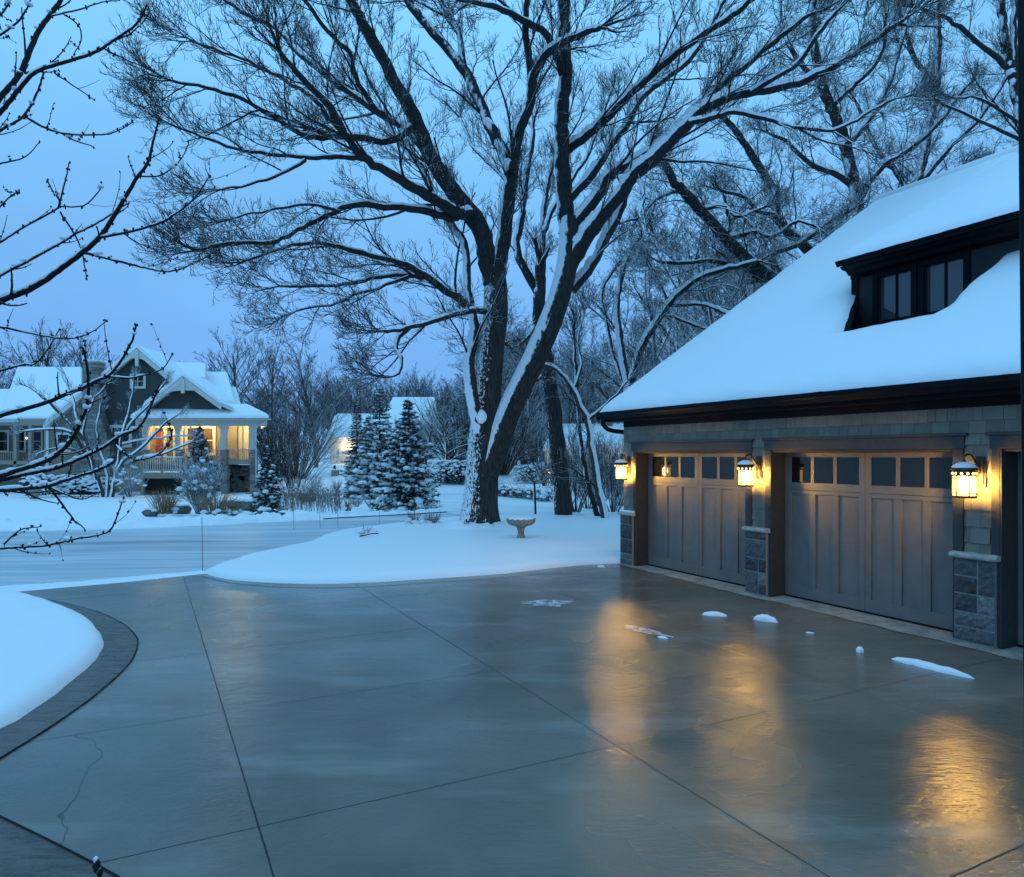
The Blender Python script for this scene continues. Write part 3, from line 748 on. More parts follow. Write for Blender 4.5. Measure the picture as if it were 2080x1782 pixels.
def grow(tw, p, d, L, r, lvl, rng, P):
    n = P['n'][lvl]; seg = L / (n - 1); pts = [p]; q = p; dirs = [d]
    for i in range(n - 1):
        w = P['w'][lvl]
        d = (d + Vector((rng.uniform(-w, w), rng.uniform(-w, w), rng.uniform(-w, w))) + Vector((0, 0, P['up'][lvl]))).normalized()
        q = q + d * seg; pts.append(q); dirs.append(d)
    r1 = max(r * P['tap'], P['rmin'] * .6); rad = [r + (r1 - r) * i / (n - 1) for i in range(n)]
    tw.add(pts, rad, P['k'][lvl])
    if lvl + 1 < len(P['n']):
        kids(tw, pts, dirs, rad, L, lvl, rng, P)

def kids(tw, pts, dirs, rad, L, lvl, rng, P, t0=.15):
    n = len(pts); m = P['kids'][lvl]; m = int(m) + (rng.random() < m - int(m))
    for i in range(m):
        t = t0 + (1 - t0) * (i + rng.random()) / m; t = min(t, .99); f = t * (n - 1); j = int(f); u = f - j
        p = pts[j].lerp(pts[j + 1], u); d = dirs[min(j + 1, n - 1)]; rr = rad[j] + (rad[j + 1] - rad[j]) * u
        az = rng.uniform(0, 2 * PI); ang = math.radians(rng.uniform(*P['ang']))
        l = P['len'][lvl] * rng.uniform(.6, 1.25) * (1.15 - .55 * t)
        if P.get('rel'): l *= L
        grow(tw, p, rot_away(d, ang, az), l, max(min(rr * .62, l * P['thin']), P['rmin']), lvl + 1, rng, P)

def traced(pts, Y0, off, n, wob, rng, start=0.0, curve=1.0):
    m = len(pts); w = []
    # depth follows the length along the limb
    ls = [0]
    for a, b in zip(pts, pts[1:]): ls.append(ls[-1] + math.hypot(b[0] - a[0], b[1] - a[1]))
    for (x, y), l in zip(pts, ls): w.append(at(x, y, Y0 + start + off * (l / ls[-1]) ** curve))
    c = catmull(w, n)
    return [p + Vector((rng.uniform(-wob, wob), rng.uniform(-wob, wob), rng.uniform(-wob, wob))) * (0 if i == 0 else 1) for i, p in enumerate(c)]

OAKP = dict(n=(9, 9, 7, 6, 4), k=(6, 5, 4, 3, 3), w=(.2, .17, .24, .28, .28), up=(0, .025, .05, .12, .17), kids=(0, 8.0, 5.0, 2.8), len=(0, .95, .40, .19), ang=(20, 50), thin=.015, tap=.36, rmin=.0058)

GNP = dict(OAKP, w=(.2, .28, .34, .34, .3), ang=(30, 64), up=(0, .02, .03, .06, .1))
def limb_snow(c, rad, parent, seed):
    # ridge of snow lying along the upper side of a limb
    n = len(c); run = []; sn = MB(); rg = random.Random(seed); m = n * 3
    cc = catmull(c, m)
    for i in range(m):
        d = (cc[min(i + 1, m - 1)] - cc[max(0, i - 1)]).normalized(); f = i / (m - 1) * (n - 1); j = min(int(f), n - 2); r = rad[j] + (rad[j + 1] - rad[j]) * (f - j)
        up = Vector((-.35, -.1, 1)); up = (up - d * up.dot(d)); L = up.length; up.normalize()
        ok = L > .42 and noise.noise((cc[i].x * 1.6, cc[i].z * 1.6, seed * 1.7)) > -.34 * L and r > .011
        if ok: run.append((cc[i] + up * r * .80, r * (.34 + .3 * L) * rg.uniform(.8, 1.2)))
        if (not ok or i == m - 1):
            if len(run) > 3:
                k = len(run); sn.tube([p for p, _ in run], [q * (.3 if w_ in (0, k - 1) else 1) for w_, (_, q) in enumerate(run)], 6)
            run = []
    if sn.v: sn.build('snow_cover', M['snow'], parent, True)

def limb_tree(root, Y0, limbs, P, seed, mat_limb, mat_twig, dens=1.0, klen=1.0, trunk_name='limb', len1=(1.2, 3.6), snow_geo=True):
    rng = random.Random(seed); tw = Twigs()
    for spec in limbs:
        pts, r0, r1, off = spec[:4]; st = spec[4] if len(spec) > 4 else 0.0; kd = spec[5] if len(spec) > 5 else 1.0; mt = spec[6] if len(spec) > 6 else mat_limb
        L = sum(math.hypot(b[0] - a[0], b[1] - a[1]) for a, b in zip(pts, pts[1:]))
        n = max(8, int(L / 14)); sc_ = Y0 / FPX
        c = traced(pts, Y0, off, n, .022 * Y0 / 19, rng, st); rad = [(r0 + (r1 - r0) * (i / (n - 1)) ** .8) * sc_ * rng.uniform(.94, 1.08) for i in range(n)]
        t = Twigs(); t.add(c, rad, 14 if r0 > 12 else 9); lo = t.build(trunk_name, mt, root)
        if snow_geo: limb_snow(c, rad, lo, int(r0 * 7 + len(pts)))
        dirs = [(c[min(i + 1, n - 1)] - c[max(i - 1, 0)]).normalized() for i in range(n)]
        Lw = sum((b - a).length for a, b in zip(c, c[1:])); m = int(Lw * 1.75 * dens * kd * (.72 if r0 < 5.5 else 1))
        for i in range(m):
            tt = .12 + .88 * (i + rng.random()) / max(1, m); tt = min(tt, .99); f = tt * (n - 1); j = int(f); p = c[j].lerp(c[j + 1], f - j)
            az = rng.uniform(0, 2 * PI); d = rot_away(dirs[j], math.radians(rng.uniform(20, 52)), az)
            l = klen * rng.uniform(*len1) * (1.1 - .72 * tt)
            grow(tw, p, d, l, max(P['rmin'], min(rad[j] * .55, l * .015)), 1, rng, P)
        # the tip carries on as fine wood
        for q in range(3):
            grow(tw, c[-1], rot_away(dirs[-1], math.radians(rng.uniform(2, 28)), rng.uniform(0, 6.28)), klen * rng.uniform(.5, 1.0), max(P['rmin'], rad[-1] * .7), 1, rng, P)
    tw.build('crown', mat_twig, root)
    print('twigs', seed, tw.n)

# ---- the great oak by the bird bath
OY = at(968, 1074).y
oak = empty('oak_tree', at(968, 1074), 'great forked oak tree with snow plastered trunk between road and driveway', 'tree')
def oak_trunk():
    rng = random.Random(2)
    spine = [(968, 1085), (970, 1050), (973, 1000), (976, 940), (979, 890), (984, 830), (989, 760), (994, 700), (1002, 640), (1003, 590), (1000, 545)]
    rpx = [46, 39, 34.5, 32, 30.5, 28.5, 27.5, 26.5, 25, 24, 21]
    w = [at(x, y, OY) for x, y in spine]; c = catmull(w, 90); k = 56; vs = []
    for i, p in enumerate(c):
        f = i / 89 * (len(rpx) - 1); j = min(int(f), len(rpx) - 2); r = (rpx[j] + (rpx[j + 1] - rpx[j]) * (f - j)) * OY / FPX
        h = p.z - w[0].z
        for q in range(k):
            a = 2 * PI * q / k; fl = max(0, 1 - h / .9) ** 2 * (.12 + .3 * max(0, math.sin(a * 5 + 1))) 
            rd = 1 + fl + .05 * noise.noise((math.cos(a) * 4, math.sin(a) * 4, h * .9)) + .035 * noise.noise((math.cos(a) * 13, math.sin(a) * 13, h * 2.5))
            if 40 < i < 48: rd += .06 * max(0, math.cos(a - .2))
            vs.append(p + Vector((math.cos(a), math.sin(a), 0)) * r * rd)
    mb = MB(); mb.add(vs, [(i * k + q, i * k + (q + 1) % k, (i + 1) * k + (q + 1) % k, (i + 1) * k + q) for i in range(89) for q in range(k)])
    mb.build('trunk', M['bark_oak'], oak, True)
    mb = MB(); k = 40; vs = []; b0 = w[0]
    for r_, h_ in ((1.15, -.05), (.95, .05), (.72, .11), (.50, .17), (.40, .16)):
        for q in range(k):
            a = 2 * PI * q / k; rr_ = r_ * (1 + .12 * noise.noise((math.cos(a) * 2, math.sin(a) * 2, r_))); z_ = h_ + (.10 * noise.noise((math.cos(a) * 3, math.sin(a) * 3, 5)) if r_ < .9 else 0)
            vs.append((b0.x + rr_ * math.cos(a), b0.y + rr_ * math.sin(a), gz(b0.x, b0.y) + .10 + z_))
    mb.add(vs, [(i * k + q, i * k + (q + 1) % k, (i + 1) * k + (q + 1) % k, (i + 1) * k + q) for i in range(4) for q in range(k)]); mb.build('snow_mound', M['snow'], oak, True)
    # second main stem that leans to the right
    sp2 = [(985, 960), (1003, 905), (1022, 850), (1050, 790), (1083, 722), (1112, 655), (1133, 595), (1148, 530), (1152, 480), (1150, 440)]
    r2 = [24, 26, 25, 24, 23.5, 23, 22, 21.5, 20, 17]
    w = [at(x, y, OY - .1) for x, y in sp2]; c = catmull(w, 70); vs = []; k = 44
    for i, p in enumerate(c):
        f = i / 69 * (len(r2) - 1); j = min(int(f), len(r2) - 2); r = (r2[j] + (r2[j + 1] - r2[j]) * (f - j)) * OY / FPX
        t = (c[min(i + 1, 69)] - c[max(i - 1, 0)]).normalized(); a_ = t.cross(Vector((0, 1, 0))).normalized(); b_ = t.cross(a_)
        for q in range(k):
            a = 2 * PI * q / k; rd = 1 + .05 * noise.noise((math.cos(a) * 3, math.sin(a) * 3, i * .07)) + .03 * noise.noise((math.cos(a) * 11, math.sin(a) * 11, i * .2))
            vs.append(p + (a_ * math.cos(a) + b_ * math.sin(a)) * r * rd)
    mb = MB(); mb.add(vs, [(i * k + q, i * k + (q + 1) % k, (i + 1) * k + (q + 1) % k, (i + 1) * k + q) for i in range(69) for q in range(k)])
    mb.build('trunk', M['bark_lean'], oak, True)
    # pruning scar filled with snow
    p = at(973, 845, OY - .42); mb = MB(); mb.lathe([(.05, -.02), (.2, -.02), (.22, .02), (.19, .06), (.1, .05)], (0, 0, 0), 18)
    R3 = Matrix.Translation(p) @ Matrix.Rotation(math.radians(72), 4, 'X') @ Matrix.Diagonal((.85, 1.05, 1, 1)); mb.v = [tuple(R3 @ Vector(v)) for v in mb.v]; sc_ = mb.build('branch_scar', M['bark_limb'], oak)
    mb = MB(); mb.blob((0, 0, .05), .17, .2, .05, .1, rng, 12, 5); mb.v = [tuple(R3 @ Vector(v)) for v in mb.v]; mb.build('scar_snow', M['snow'], sc_, True)
M['bark_lean'] = bark_mat('bark_lean', (.036, .034, .03), .36, .55, 12, d=(-.62, -.12, .70), ridge=22, st=.9, dist=.05, zs=.2)
oak_trunk()
W_ = 'w'
limbs = [
 # left fork
 (S([(1003, 575), (993, 540), (983, 484), (959, 436), (920, 388), (881, 329), (843, 242), (804, 170), (770, 107), (736, 44), (712, 0), (690, -60)]), 22, 7, -2.5),
 (S([(1006, 575), (1012, 547), (1022, 484), (1036, 388), (1040, 339), (1056, 262), (1075, 213), (1085, 145), (1124, 97), (1182, 68), (1220, 56)]), 19, 5, -2),
 (S([(1038, 350), (1028, 320), (998, 262), (969, 194), (935, 131), (886, 73), (838, 15), (815, -30)]), 13.5, 7.5, 1.5, -1),
 (S([(944, 140), (930, 63), (901, 15), (880, -30)]), 7, 5, 1, .2),
 (S([(1079, 200), (1076, 120), (1067, 60), (1070, 0), (1068, -50)]), 8, 5, -1, -1.2),
 (S([(955, 436), (930, 432), (881, 405), (833, 378), (775, 345), (736, 318), (707, 281), (668, 213), (615, 160), (570, 110)]), 12, 4, -4.5, -.8),
 (S([(930, 440), (906, 441), (857, 426), (784, 421), (712, 417), (639, 450), (591, 475), (542, 494), (460, 494), (397, 509)]), 9, 2.2, -3.5, -.9),
 (S([(958, 640), (935, 610), (905, 591), (857, 557), (809, 533), (750, 518), (697, 504), (639, 494), (571, 504), (500, 530)]), 9, 2.2, -3),
 (S([(950, 620), (924, 602), (891, 581), (833, 560), (760, 564), (712, 576), (639, 581), (571, 581)]), 7, 2.2, -1.5, .3),
 (S([(830, 562), (770, 585), (720, 600), (670, 620), (600, 630)]), 4, 1.8, -.8, -.8),
 (S([(985, 632), (935, 635), (857, 659), (804, 671), (770, 672)]), 7, 2.5, -3, -.3),
 (S([(830, 665), (806, 690), (806, 712), (818, 730), (813, 755), (800, 765)]), 5.5, 2, -.6, -2.2, .7),
 (S([(848, 250), (800, 285), (760, 285), (702, 278), (650, 280), (615, 276), (562, 242), (494, 203), (421, 179), (348, 165)]), 8, 2, -3.5, -1.2),
 (S([(881, 329), (860, 300), (820, 256), (784, 237), (726, 199), (678, 165), (610, 111), (562, 58), (503, 29), (460, 0), (430, -30)]), 9.5, 4, 2.5, -1),
 (S([(715, 290), (680, 255), (639, 203), (571, 160), (494, 121), (397, 87)]), 5, 1.8, -1.5, -2.6),
 (S([(736, 322), (690, 318), (639, 320), (580, 315), (518, 310), (445, 291), (373, 262)]), 5, 1.8, -1.5, -3),
 (S([(780, 238), (755, 213), (721, 155), (712, 111), (678, 78), (639, 29), (600, -20)]), 6, 3.5, -1, -.5),
 (S([(620, 325), (575, 352), (520, 372), (450, 385)]), 3.2, 1.6, -1, -3.6),
 (S([(690, 430), (630, 415), (560, 425), (480, 440)]), 3, 1.6, -1, -3.4),
 # snow plastered stem left of the trunk
 (S([(976, 880), (962, 824), (954, 760), (955, 720), (964, 678), (957, 630), (949, 581), (944, 499), (912, 450), (880, 400), (860, 345), (814, 291), (780, 240), (730, 190)]), 14, 4, .8, -.35, .55, 'bark_white'),
 # right fork
 (S([(1152, 475), (1147, 390), (1141, 310), (1140, 230), (1148, 150), (1144, 80), (1146, 0), (1150, -60)]), 18, 11, -1.2),
 (S([(1142, 150), (1112, 75), (1060, 40), (1010, 15), (960, 5)]), 8, 4, -2.5, -.8),
 (S([(1152, 545), (1180, 499), (1208, 455), (1257, 397), (1290, 352), (1334, 315), (1378, 271), (1431, 218), (1489, 194), (1528, 186), (1572, 179), (1644, 160), (1717, 121), (1766, 87), (1820, 50)]), 18, 4, -4.5),
 (S([(1155, 470), (1208, 408), (1240, 352), (1276, 335), (1334, 300), (1378, 252), (1431, 205), (1480, 160), (1530, 120), (1590, 70), (1640, 30)]), 13, 4.5, -2),
 (S([(1158, 402), (1208, 345), (1233, 305), (1267, 262), (1300, 203), (1350, 160), (1400, 120), (1440, 60), (1470, 0)]), 10, 5, 1.5, -.2),
 (S([(1146, 305), (1180, 282), (1223, 247), (1291, 179), (1363, 116), (1422, 73), (1489, 29), (1540, -10)]), 11, 5, -3),
 (S([(1400, 250), (1431, 242), (1489, 228), (1548, 237), (1600, 255), (1644, 262), (1703, 262), (1760, 230), (1820, 200)]), 6, 2, -2, -2.3),
 (S([(1528, 186), (1570, 160), (1620, 128), (1660, 70), (1700, 20)]), 5, 3, -2, -3),
 (S([(1290, 352), (1310, 400), (1300, 430), (1310, 470)]), 5, 2, -2, -1),
 (S([(1160, 590), (1200, 540), (1230, 480), (1262, 425), (1275, 375), (1310, 345)]), 11, 8, 0, .3, .5, 'bark_white_b'),
]
M['bark_white_b'] = bark_mat('bark_white_b', (.04, .036, .032), .42, .6, 9, d=(-.6, -.3, .7))
limbs = [l[:6] + (M[l[6]],) if len(l) > 6 else l for l in limbs]
limb_tree(oak, OY, limbs, OAKP, 11, M['bark_limb'], M['bark_twig'], .95)

# ---- second oak, close behind
def small_tree(name, base, Y, label, limbs, seed, P=OAKP, dens=.8, klen=1, mats=('bark_limb', 'bark_twig'), cat='tree', grp=None, len1=(1.1, 3.2)):
    e = empty(name, at(*base, Y), label, cat, grp)
    ls = [l[:6] + (M[l[6]],) if len(l) > 6 else l for l in limbs]
    limb_tree(e, Y, ls, P, seed, M[mats[0]], M[mats[1]], dens, klen, len1=len1, snow_geo=True); return e
Y2 = at(1142, 1049).y
small_tree('oak_tree', (1142, 1055), Y2, 'straight dark oak trunk behind the bird bath, between sapling and garage', [
 ([(1142, 1060), (1140, 1035), (1134, 960), (1126, 880), (1116, 800), (1108, 740), (1098, 690), (1088, 640), (1092, 590), (1094, 540)], 19, 11, 0, 0, .1, 'bark_plain'),
 ([(1095, 605), (1046, 509), (1056, 440), (1060, 405), (1070, 330), (1080, 260)], 9, 5, 1),
 ([(1092, 620), (1095, 557), (1099, 460), (1105, 390), (1120, 320)], 10, 5, 2),
 ([(1100, 470), (1120, 420), (1160, 360), (1200, 290), (1230, 200)], 6, 3, 2),
 ([(1060, 405), (1010, 350), (960, 300), (930, 240)], 5, 3, 2),
 ([(1092, 650), (1050, 700), (1010, 690), (960, 650)], 4, 2, -1), ([(1110, 750), (1060, 790), (1040, 800)], 3, 1.5, 1)], 21, dens=.75)
Y3 = at(1222, 1056).y
small_tree('leaning_tree', (1224, 1058), Y3, 'thin leaning tree with white snowy side left of the garage corner', [
 ([(1226, 1060), (1210, 980), (1196, 900), (1190, 850), (1175, 820), (1158, 785), (1130, 750), (1100, 735)], 9, 4, 0, 0, .6, 'bark_white_right'),
 ([(1190, 850), (1215, 830), (1245, 800), (1270, 770)], 4, 2, 0), ([(1160, 788), (1175, 740), (1170, 690), (1180, 640)], 4, 2, 1)], 22, dens=.8)
Y3 = 25.5
small_tree('leaning_tree', (1206, 1040), Y3, 'dark thin stem crossing behind the leaning tree left of garage', [
 ([(1212, 1050), (1190, 980), (1178, 920), (1172, 850), (1166, 760), (1160, 680)], 6, 3, 0, 0, .6)], 23, dens=.9)
small_tree('snowy_tree', (1262, 900), 27, 'upright pale tree plastered white with snow behind the left end of garage roof', [
 (S([(1300, 1040), (1288, 900), (1275, 800), (1260, 700), (1253, 640), (1258, 580), (1275, 520), (1300, 480)]), 11, 5, 0, 0, .6, 'bark_white'),
 (S([(1275, 800), (1298, 720), (1330, 660), (1375, 600), (1430, 560), (1500, 540), (1540, 530)]), 9, 4, -1),
 (S([(1270, 790), (1245, 720), (1232, 650), (1222, 590), (1250, 545)]), 5, 3, 1, 0, .6), (S([(1365, 618), (1430, 618), (1480, 640), (1490, 650)]), 6, 3, -2, 0), (S([(1362, 640), (1400, 655), (1440, 670), (1480, 668)]), 5, 2, -1)], 24, P=GNP, dens=1.1)
# ---- big trees behind the garage
YB = 27.0
small_tree('oak_tree', (1700, 905), YB, 'gnarled oak rising behind the garage roof with a heavy drooping limb', [
 (S([(1690, 905), (1680, 800), (1670, 700), (1645, 620), (1600, 580), (1570, 565)]), 20, 16, 0, 0, .2),
 (S([(1590, 575), (1545, 555), (1520, 530), (1475, 485), (1422, 426), (1385, 385), (1368, 368), (1345, 325)]), 15, 7, -2),
 (S([(1590, 572), (1568, 520), (1600, 505), (1640, 485), (1680, 455), (1740, 420)]), 8, 4, -1), (S([(1475, 485), (1480, 450), (1470, 400)]), 6, 3, 0),
 (S([(1560, 545), (1500, 540), (1440, 530), (1380, 535), (1340, 530)]), 6, 3, -1),
 (S([(1650, 610), (1649, 520), (1600, 470), (1577, 436), (1572, 388), (1545, 345), (1518, 300), (1490, 262), (1470, 240)]), 12, 6, 1),
 (S([(1577, 436), (1540, 430), (1510, 400), (1460, 385)]), 5, 3, 0), (S([(1475, 485), (1530, 470), (1570, 480), (1620, 450), (1660, 460)]), 6, 3, -1.5), (S([(1422, 426), (1470, 420), (1500, 440), (1550, 420)]), 5, 2.5, -1), (S([(1600, 560), (1640, 545), (1690, 510), (1720, 470), (1780, 440)]), 7, 3, -2), (S([(1385, 385), (1340, 400), (1300, 440), (1270, 450)]), 4, 2, -1)], 31, P=GNP, dens=1.45)
small_tree('oak_tree', (1770, 905), 32, 'tall oak behind the garage roof with upright dark trunk', [
 (S([(1760, 905), (1755, 700), (1748, 560), (1741, 426), (1722, 315), (1703, 252), (1675, 190), (1664, 145), (1650, 60), (1655, -20)]), 16, 7, 0),
 (S([(1740, 400), (1790, 340), (1850, 300), (1905, 250), (1960, 180)]), 8, 4, -2), (S([(1735, 380), (1690, 350), (1640, 330), (1600, 290), (1560, 270)]), 7, 3, -1),
 (S([(1715, 300), (1760, 250), (1800, 180), (1830, 90), (1850, 0)]), 8, 4, 2), (S([(1670, 170), (1620, 120), (1590, 60), (1580, -20)]), 6, 4, 1), (S([(1690, 215), (1740, 170), (1790, 110), (1800, 30)]), 6, 3, -2), (S([(1745, 470), (1800, 430), (1880, 380), (1950, 340)]), 6, 3, -2)], 32, P=GNP, dens=1.35, klen=1.1)
small_tree('oak_tree', (1900, 905), 37, 'broad bare tree far behind the roof ridge near the dormer', [
 (S([(1890, 905), (1880, 700), (1870, 500), (1860, 400), (1880, 300), (1900, 180), (1905, 60), (1900, -40)]), 14, 6, 0), (S([(1862, 420), (1820, 350), (1780, 300), (1740, 210)]), 7, 3, 1), (S([(1870, 370), (1930, 300), (1990, 240), (2050, 150)]), 7, 3, -2), (S([(1900, 180), (1860, 120), (1830, 40), (1820, -30)]), 6, 3, 0), (S([(1880, 460), (1950, 400), (2010, 350), (2060, 330)]), 5, 3, 0)], 33, P=GNP, dens=1.2, klen=1.15)
small_tree('elm_tree', (2110, 905), 26, 'slender upright tree at the upper right corner beside the window frame edge', [
 (S([(2120, 905), (2110, 500), (2085, 300), (2062, 175), (2050, 130), (2038, 60), (2030, -40)]), 14, 7, 0), (S([(2052, 140), (2010, 105), (1960, 65), (1920, 35), (1870, 20)]), 6, 3, -1), (S([(2060, 160), (2058, 60), (2062, -30)]), 8, 5, 0), (S([(2075, 250), (2040, 230), (1990, 200), (1940, 200)]), 4, 2, 0), (S([(2075, 285), (2020, 260), (1960, 230), (1900, 205)]), 4, 2, -1)], 34, dens=.5)

# ---- young tree by the bird bath
sp = empty('sapling', at(1083, 1046), 'slim bare sapling with forked top right of the bird bath', 'tree')
def sapling():
    Y = at(1083, 1046).y; rng = random.Random(4); tw = Twigs()
    for pts, r0, r1 in [([(1083, 1050), (1082, 1010), (1081, 985), (1080, 975)], 3, 2.6)]:
        c = traced(pts, Y, 0, 8, 0, rng); t = Twigs(); t.add(c, [r0 * Y / FPX * (1 - .02 * i) for i in range(8)], 8); t.build('trunk', M['bark_limb'], sp)
    P = dict(OAKP, n=(5, 7, 5, 4), kids=(0, 5, 3), len=(0, .35, .18), rmin=.006)
    for b in [(1060, 958), (1048, 950), (1086, 950), (1092, 958), (1110, 965), (1076, 940), (1066, 945), (1100, 972), (1055, 970)]:
        p = at(1081, 980, Y); q = at(*b, Y + rng.uniform(-.4, .4)); grow(tw, p, (q - p).normalized(), (q - p).length * 1.2, .016, 1, rng, P)
    tw.build('crown', M['bark_twig'], sp)
sapling()

# ---- generic bare trees for the wood
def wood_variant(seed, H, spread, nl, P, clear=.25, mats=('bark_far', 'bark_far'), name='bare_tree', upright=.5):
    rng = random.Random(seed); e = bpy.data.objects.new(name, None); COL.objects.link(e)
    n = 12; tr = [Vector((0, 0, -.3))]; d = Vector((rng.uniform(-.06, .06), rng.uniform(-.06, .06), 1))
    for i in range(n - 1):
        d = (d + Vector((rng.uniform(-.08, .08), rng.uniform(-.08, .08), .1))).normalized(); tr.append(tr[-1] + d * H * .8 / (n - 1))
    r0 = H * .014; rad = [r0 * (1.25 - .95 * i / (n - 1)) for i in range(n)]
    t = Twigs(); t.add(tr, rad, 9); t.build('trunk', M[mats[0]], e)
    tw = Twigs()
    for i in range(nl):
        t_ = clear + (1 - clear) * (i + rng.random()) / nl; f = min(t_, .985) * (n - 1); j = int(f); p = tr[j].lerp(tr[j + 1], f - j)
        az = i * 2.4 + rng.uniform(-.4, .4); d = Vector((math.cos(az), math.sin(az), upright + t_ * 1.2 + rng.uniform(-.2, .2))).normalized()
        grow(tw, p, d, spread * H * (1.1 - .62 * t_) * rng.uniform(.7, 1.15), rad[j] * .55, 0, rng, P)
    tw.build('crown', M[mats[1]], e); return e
FARP = dict(n=(9, 6, 5, 4), k=(5, 4, 3, 3), w=(.12, .16, .2, .22), up=(.02, .04, .05, .06), kids=(9, 7, 5), len=(.40, .42, .46), rel=True, ang=(22, 50), thin=.02, tap=.35, rmin=.011)
protos = [wood_variant(100 + i, 13, .44 + .05 * (i % 3), 15 + i % 4, FARP, .2 + .07 * (i % 3), upright=.55 + .25 * (i % 2)) if i % 2 or i == 4 else None for i in range(5)]
TKP = dict(FARP, w=(.28, .32, .3, .3), ang=(30, 65), rmin=.011)
VSP = dict(FARP, w=(.08, .12, .15, .18), up=(.01, .02, .02, .02), ang=(16, 42), kids=(9, 7, 5), len=(.42, .42, .42), rmin=.0095, thin=.013)
protos[0] = wood_variant(300, 13, .56, 22, VSP, .16, upright=.8); protos[2] = wood_variant(302, 13, .52, 22, VSP, .2, upright=.95)
protos += [wood_variant(200 + i, 13, .42 + .05 * i, 13 + i, TKP, .25, ('bark_thicket', 'bark_thicket'), upright=.4 + .2 * i) for i in range(3)]
used = set()
def wood(i, px, py_top, Y, label, group=None, squash=1.0):
    i = i % 5 if i < 10 else 5 + i % 3; src = protos[i]; x = (px - CX) / FPX * Y; z = gz(x, Y); H = CAMZ + (HY - py_top) / FPX * Y - z; s = H / 13.2; rr = random.Random(int(px * 7 + Y))
    if i not in used:
        used.add(i); o = src; o.location = (x, Y, z); o.rotation_euler = (0, 0, rr.uniform(0, 6)); o.scale = (s * squash, s * squash, s); tag(o, label, 'tree', group)
    else: o = copy_tree(src, (x, Y, z), rr.uniform(0, 6), (s * squash, s * squash, s), label, group)
    return o
wood(0, 462, 668, 84, 'full rounded bare tree right behind the lit porch house', squash=1.15)
wood(1, 553, 672, 82, 'tall loose bare tree between two rounded ones beyond the porch', squash=.8)
wood(2, 640, 700, 84, 'rounded bare tree left of the white house roof', squash=1.05)
wood(2, 70, 655, 78, 'bare tree behind the left wing of the porch house', squash=1.1)
wood(0, 150, 668, 80, 'bare tree just left of the stone chimney behind the left roof', squash=1.0)
wood(1, -20, 690, 76, 'bare tree behind the roof at the far left edge', squash=1.1)
rr = random.Random(9)
WL = 'bare grey brown tree in the dense wood behind the houses'
for px in range(430, 960, 26): wood(rr.randrange(5), px + rr.uniform(-12, 12), rr.uniform(742, 775) + (45 if px < 640 else 0), rr.uniform(112, 128), WL, 'bare trees in the dense wood behind the houses', 1.15)
for px in range(-60, 420, 48): wood(rr.randrange(5), px, rr.uniform(760, 800), rr.uniform(100, 112), WL, 'bare trees in the dense wood behind the houses', 1.1)
WR = 'snow dusted bare tree in the thicket between big oak and garage'
for k in range(34): wood(rr.randrange(10, 13), rr.uniform(985, 1330), rr.uniform(590, 760), rr.uniform(80, 108), WR, 'bare trees in the thicket right of the oak', rr.uniform(.8, 1.1))
for k in range(26): wood(rr.randrange(10, 13), rr.uniform(1330, 2080), rr.uniform(330, 560), rr.uniform(42, 70), 'bare tree of the wood behind the garage roof', 'bare trees of the wood behind the garage', rr.uniform(.8, 1.1))
for px, top, Y, lab in [(905, 800, 60, 'vase shaped bare tree with snowy boughs right of the spruces'), (862, 815, 64, 'low spreading bare tree close behind the front spruce')]: wood(10 if px > 880 else 11, px, top, Y, lab, None, 1.5)
# far backdrop of the wood, one mass
def far_wood():
    rng = random.Random(77); tw = Twigs(); P = dict(FARP, n=(6, 5, 4), k=(4, 3, 3), kids=(7, 6), rmin=.026)
    for k in range(300):
        px = rng.uniform(-300, 2300); Y = rng.uniform(140, 180); x = (px - CX) / FPX * Y; z = gz(x, Y); top = 768 if px < 1000 else 700
        H = (CAMZ + (HY - top) / FPX * Y - z) * rng.uniform(.8, 1.1); tw.add([Vector((x, Y, z)), Vector((x + rng.uniform(-.3, .3), Y, z + H * .5)), Vector((x, Y, z + H * .9))], [.2, .15, .05], 5)
        for i in range(11):
            t = rng.uniform(.12, .95); az = rng.uniform(0, 6.28); grow(tw, Vector((x, Y, z + H * t * .9)), Vector((math.cos(az), math.sin(az), .9)).normalized(), H * .42 * (1.1 - .6 * t), .07, 0, rng, P)
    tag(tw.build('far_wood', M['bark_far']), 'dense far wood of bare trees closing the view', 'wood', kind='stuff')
far_wood()
# ================================================================== PORCH HOUSE
HYF = 50.0
def pbox(mb, x0, x1, y0, y1, Y, D):
    """box whose front face spans the surveyed pixels at depth Y and which is D deep"""
    a = at(x0, y1, Y); b = at(x1, y0, Y); mb.box(a.x, b.x, Y, Y + D, a.z, b.z)
def pquad(pts): return [at(*p) for p in pts]
house = empty('porch_house', at(400, 1000, HYF), 'dark gabled house with stone chimney and warmly lit front porch across the street', 'house')
GY = 52.6
def laps(mb, x0, x1, y0, y1, Y, step=.16, t=.03):
    a = at(x0, y1, Y); b = at(x1, y0, Y); z = a.z
    while z < b.z - .02:
        z2 = min(z + step, b.z); mb.hexa([(a.x, Y - t, z), (b.x, Y - t, z), (b.x, Y, z), (a.x, Y, z), (a.x, Y - .006, z2), (b.x, Y - .006, z2), (b.x, Y, z2), (a.x, Y, z2)]); z += step
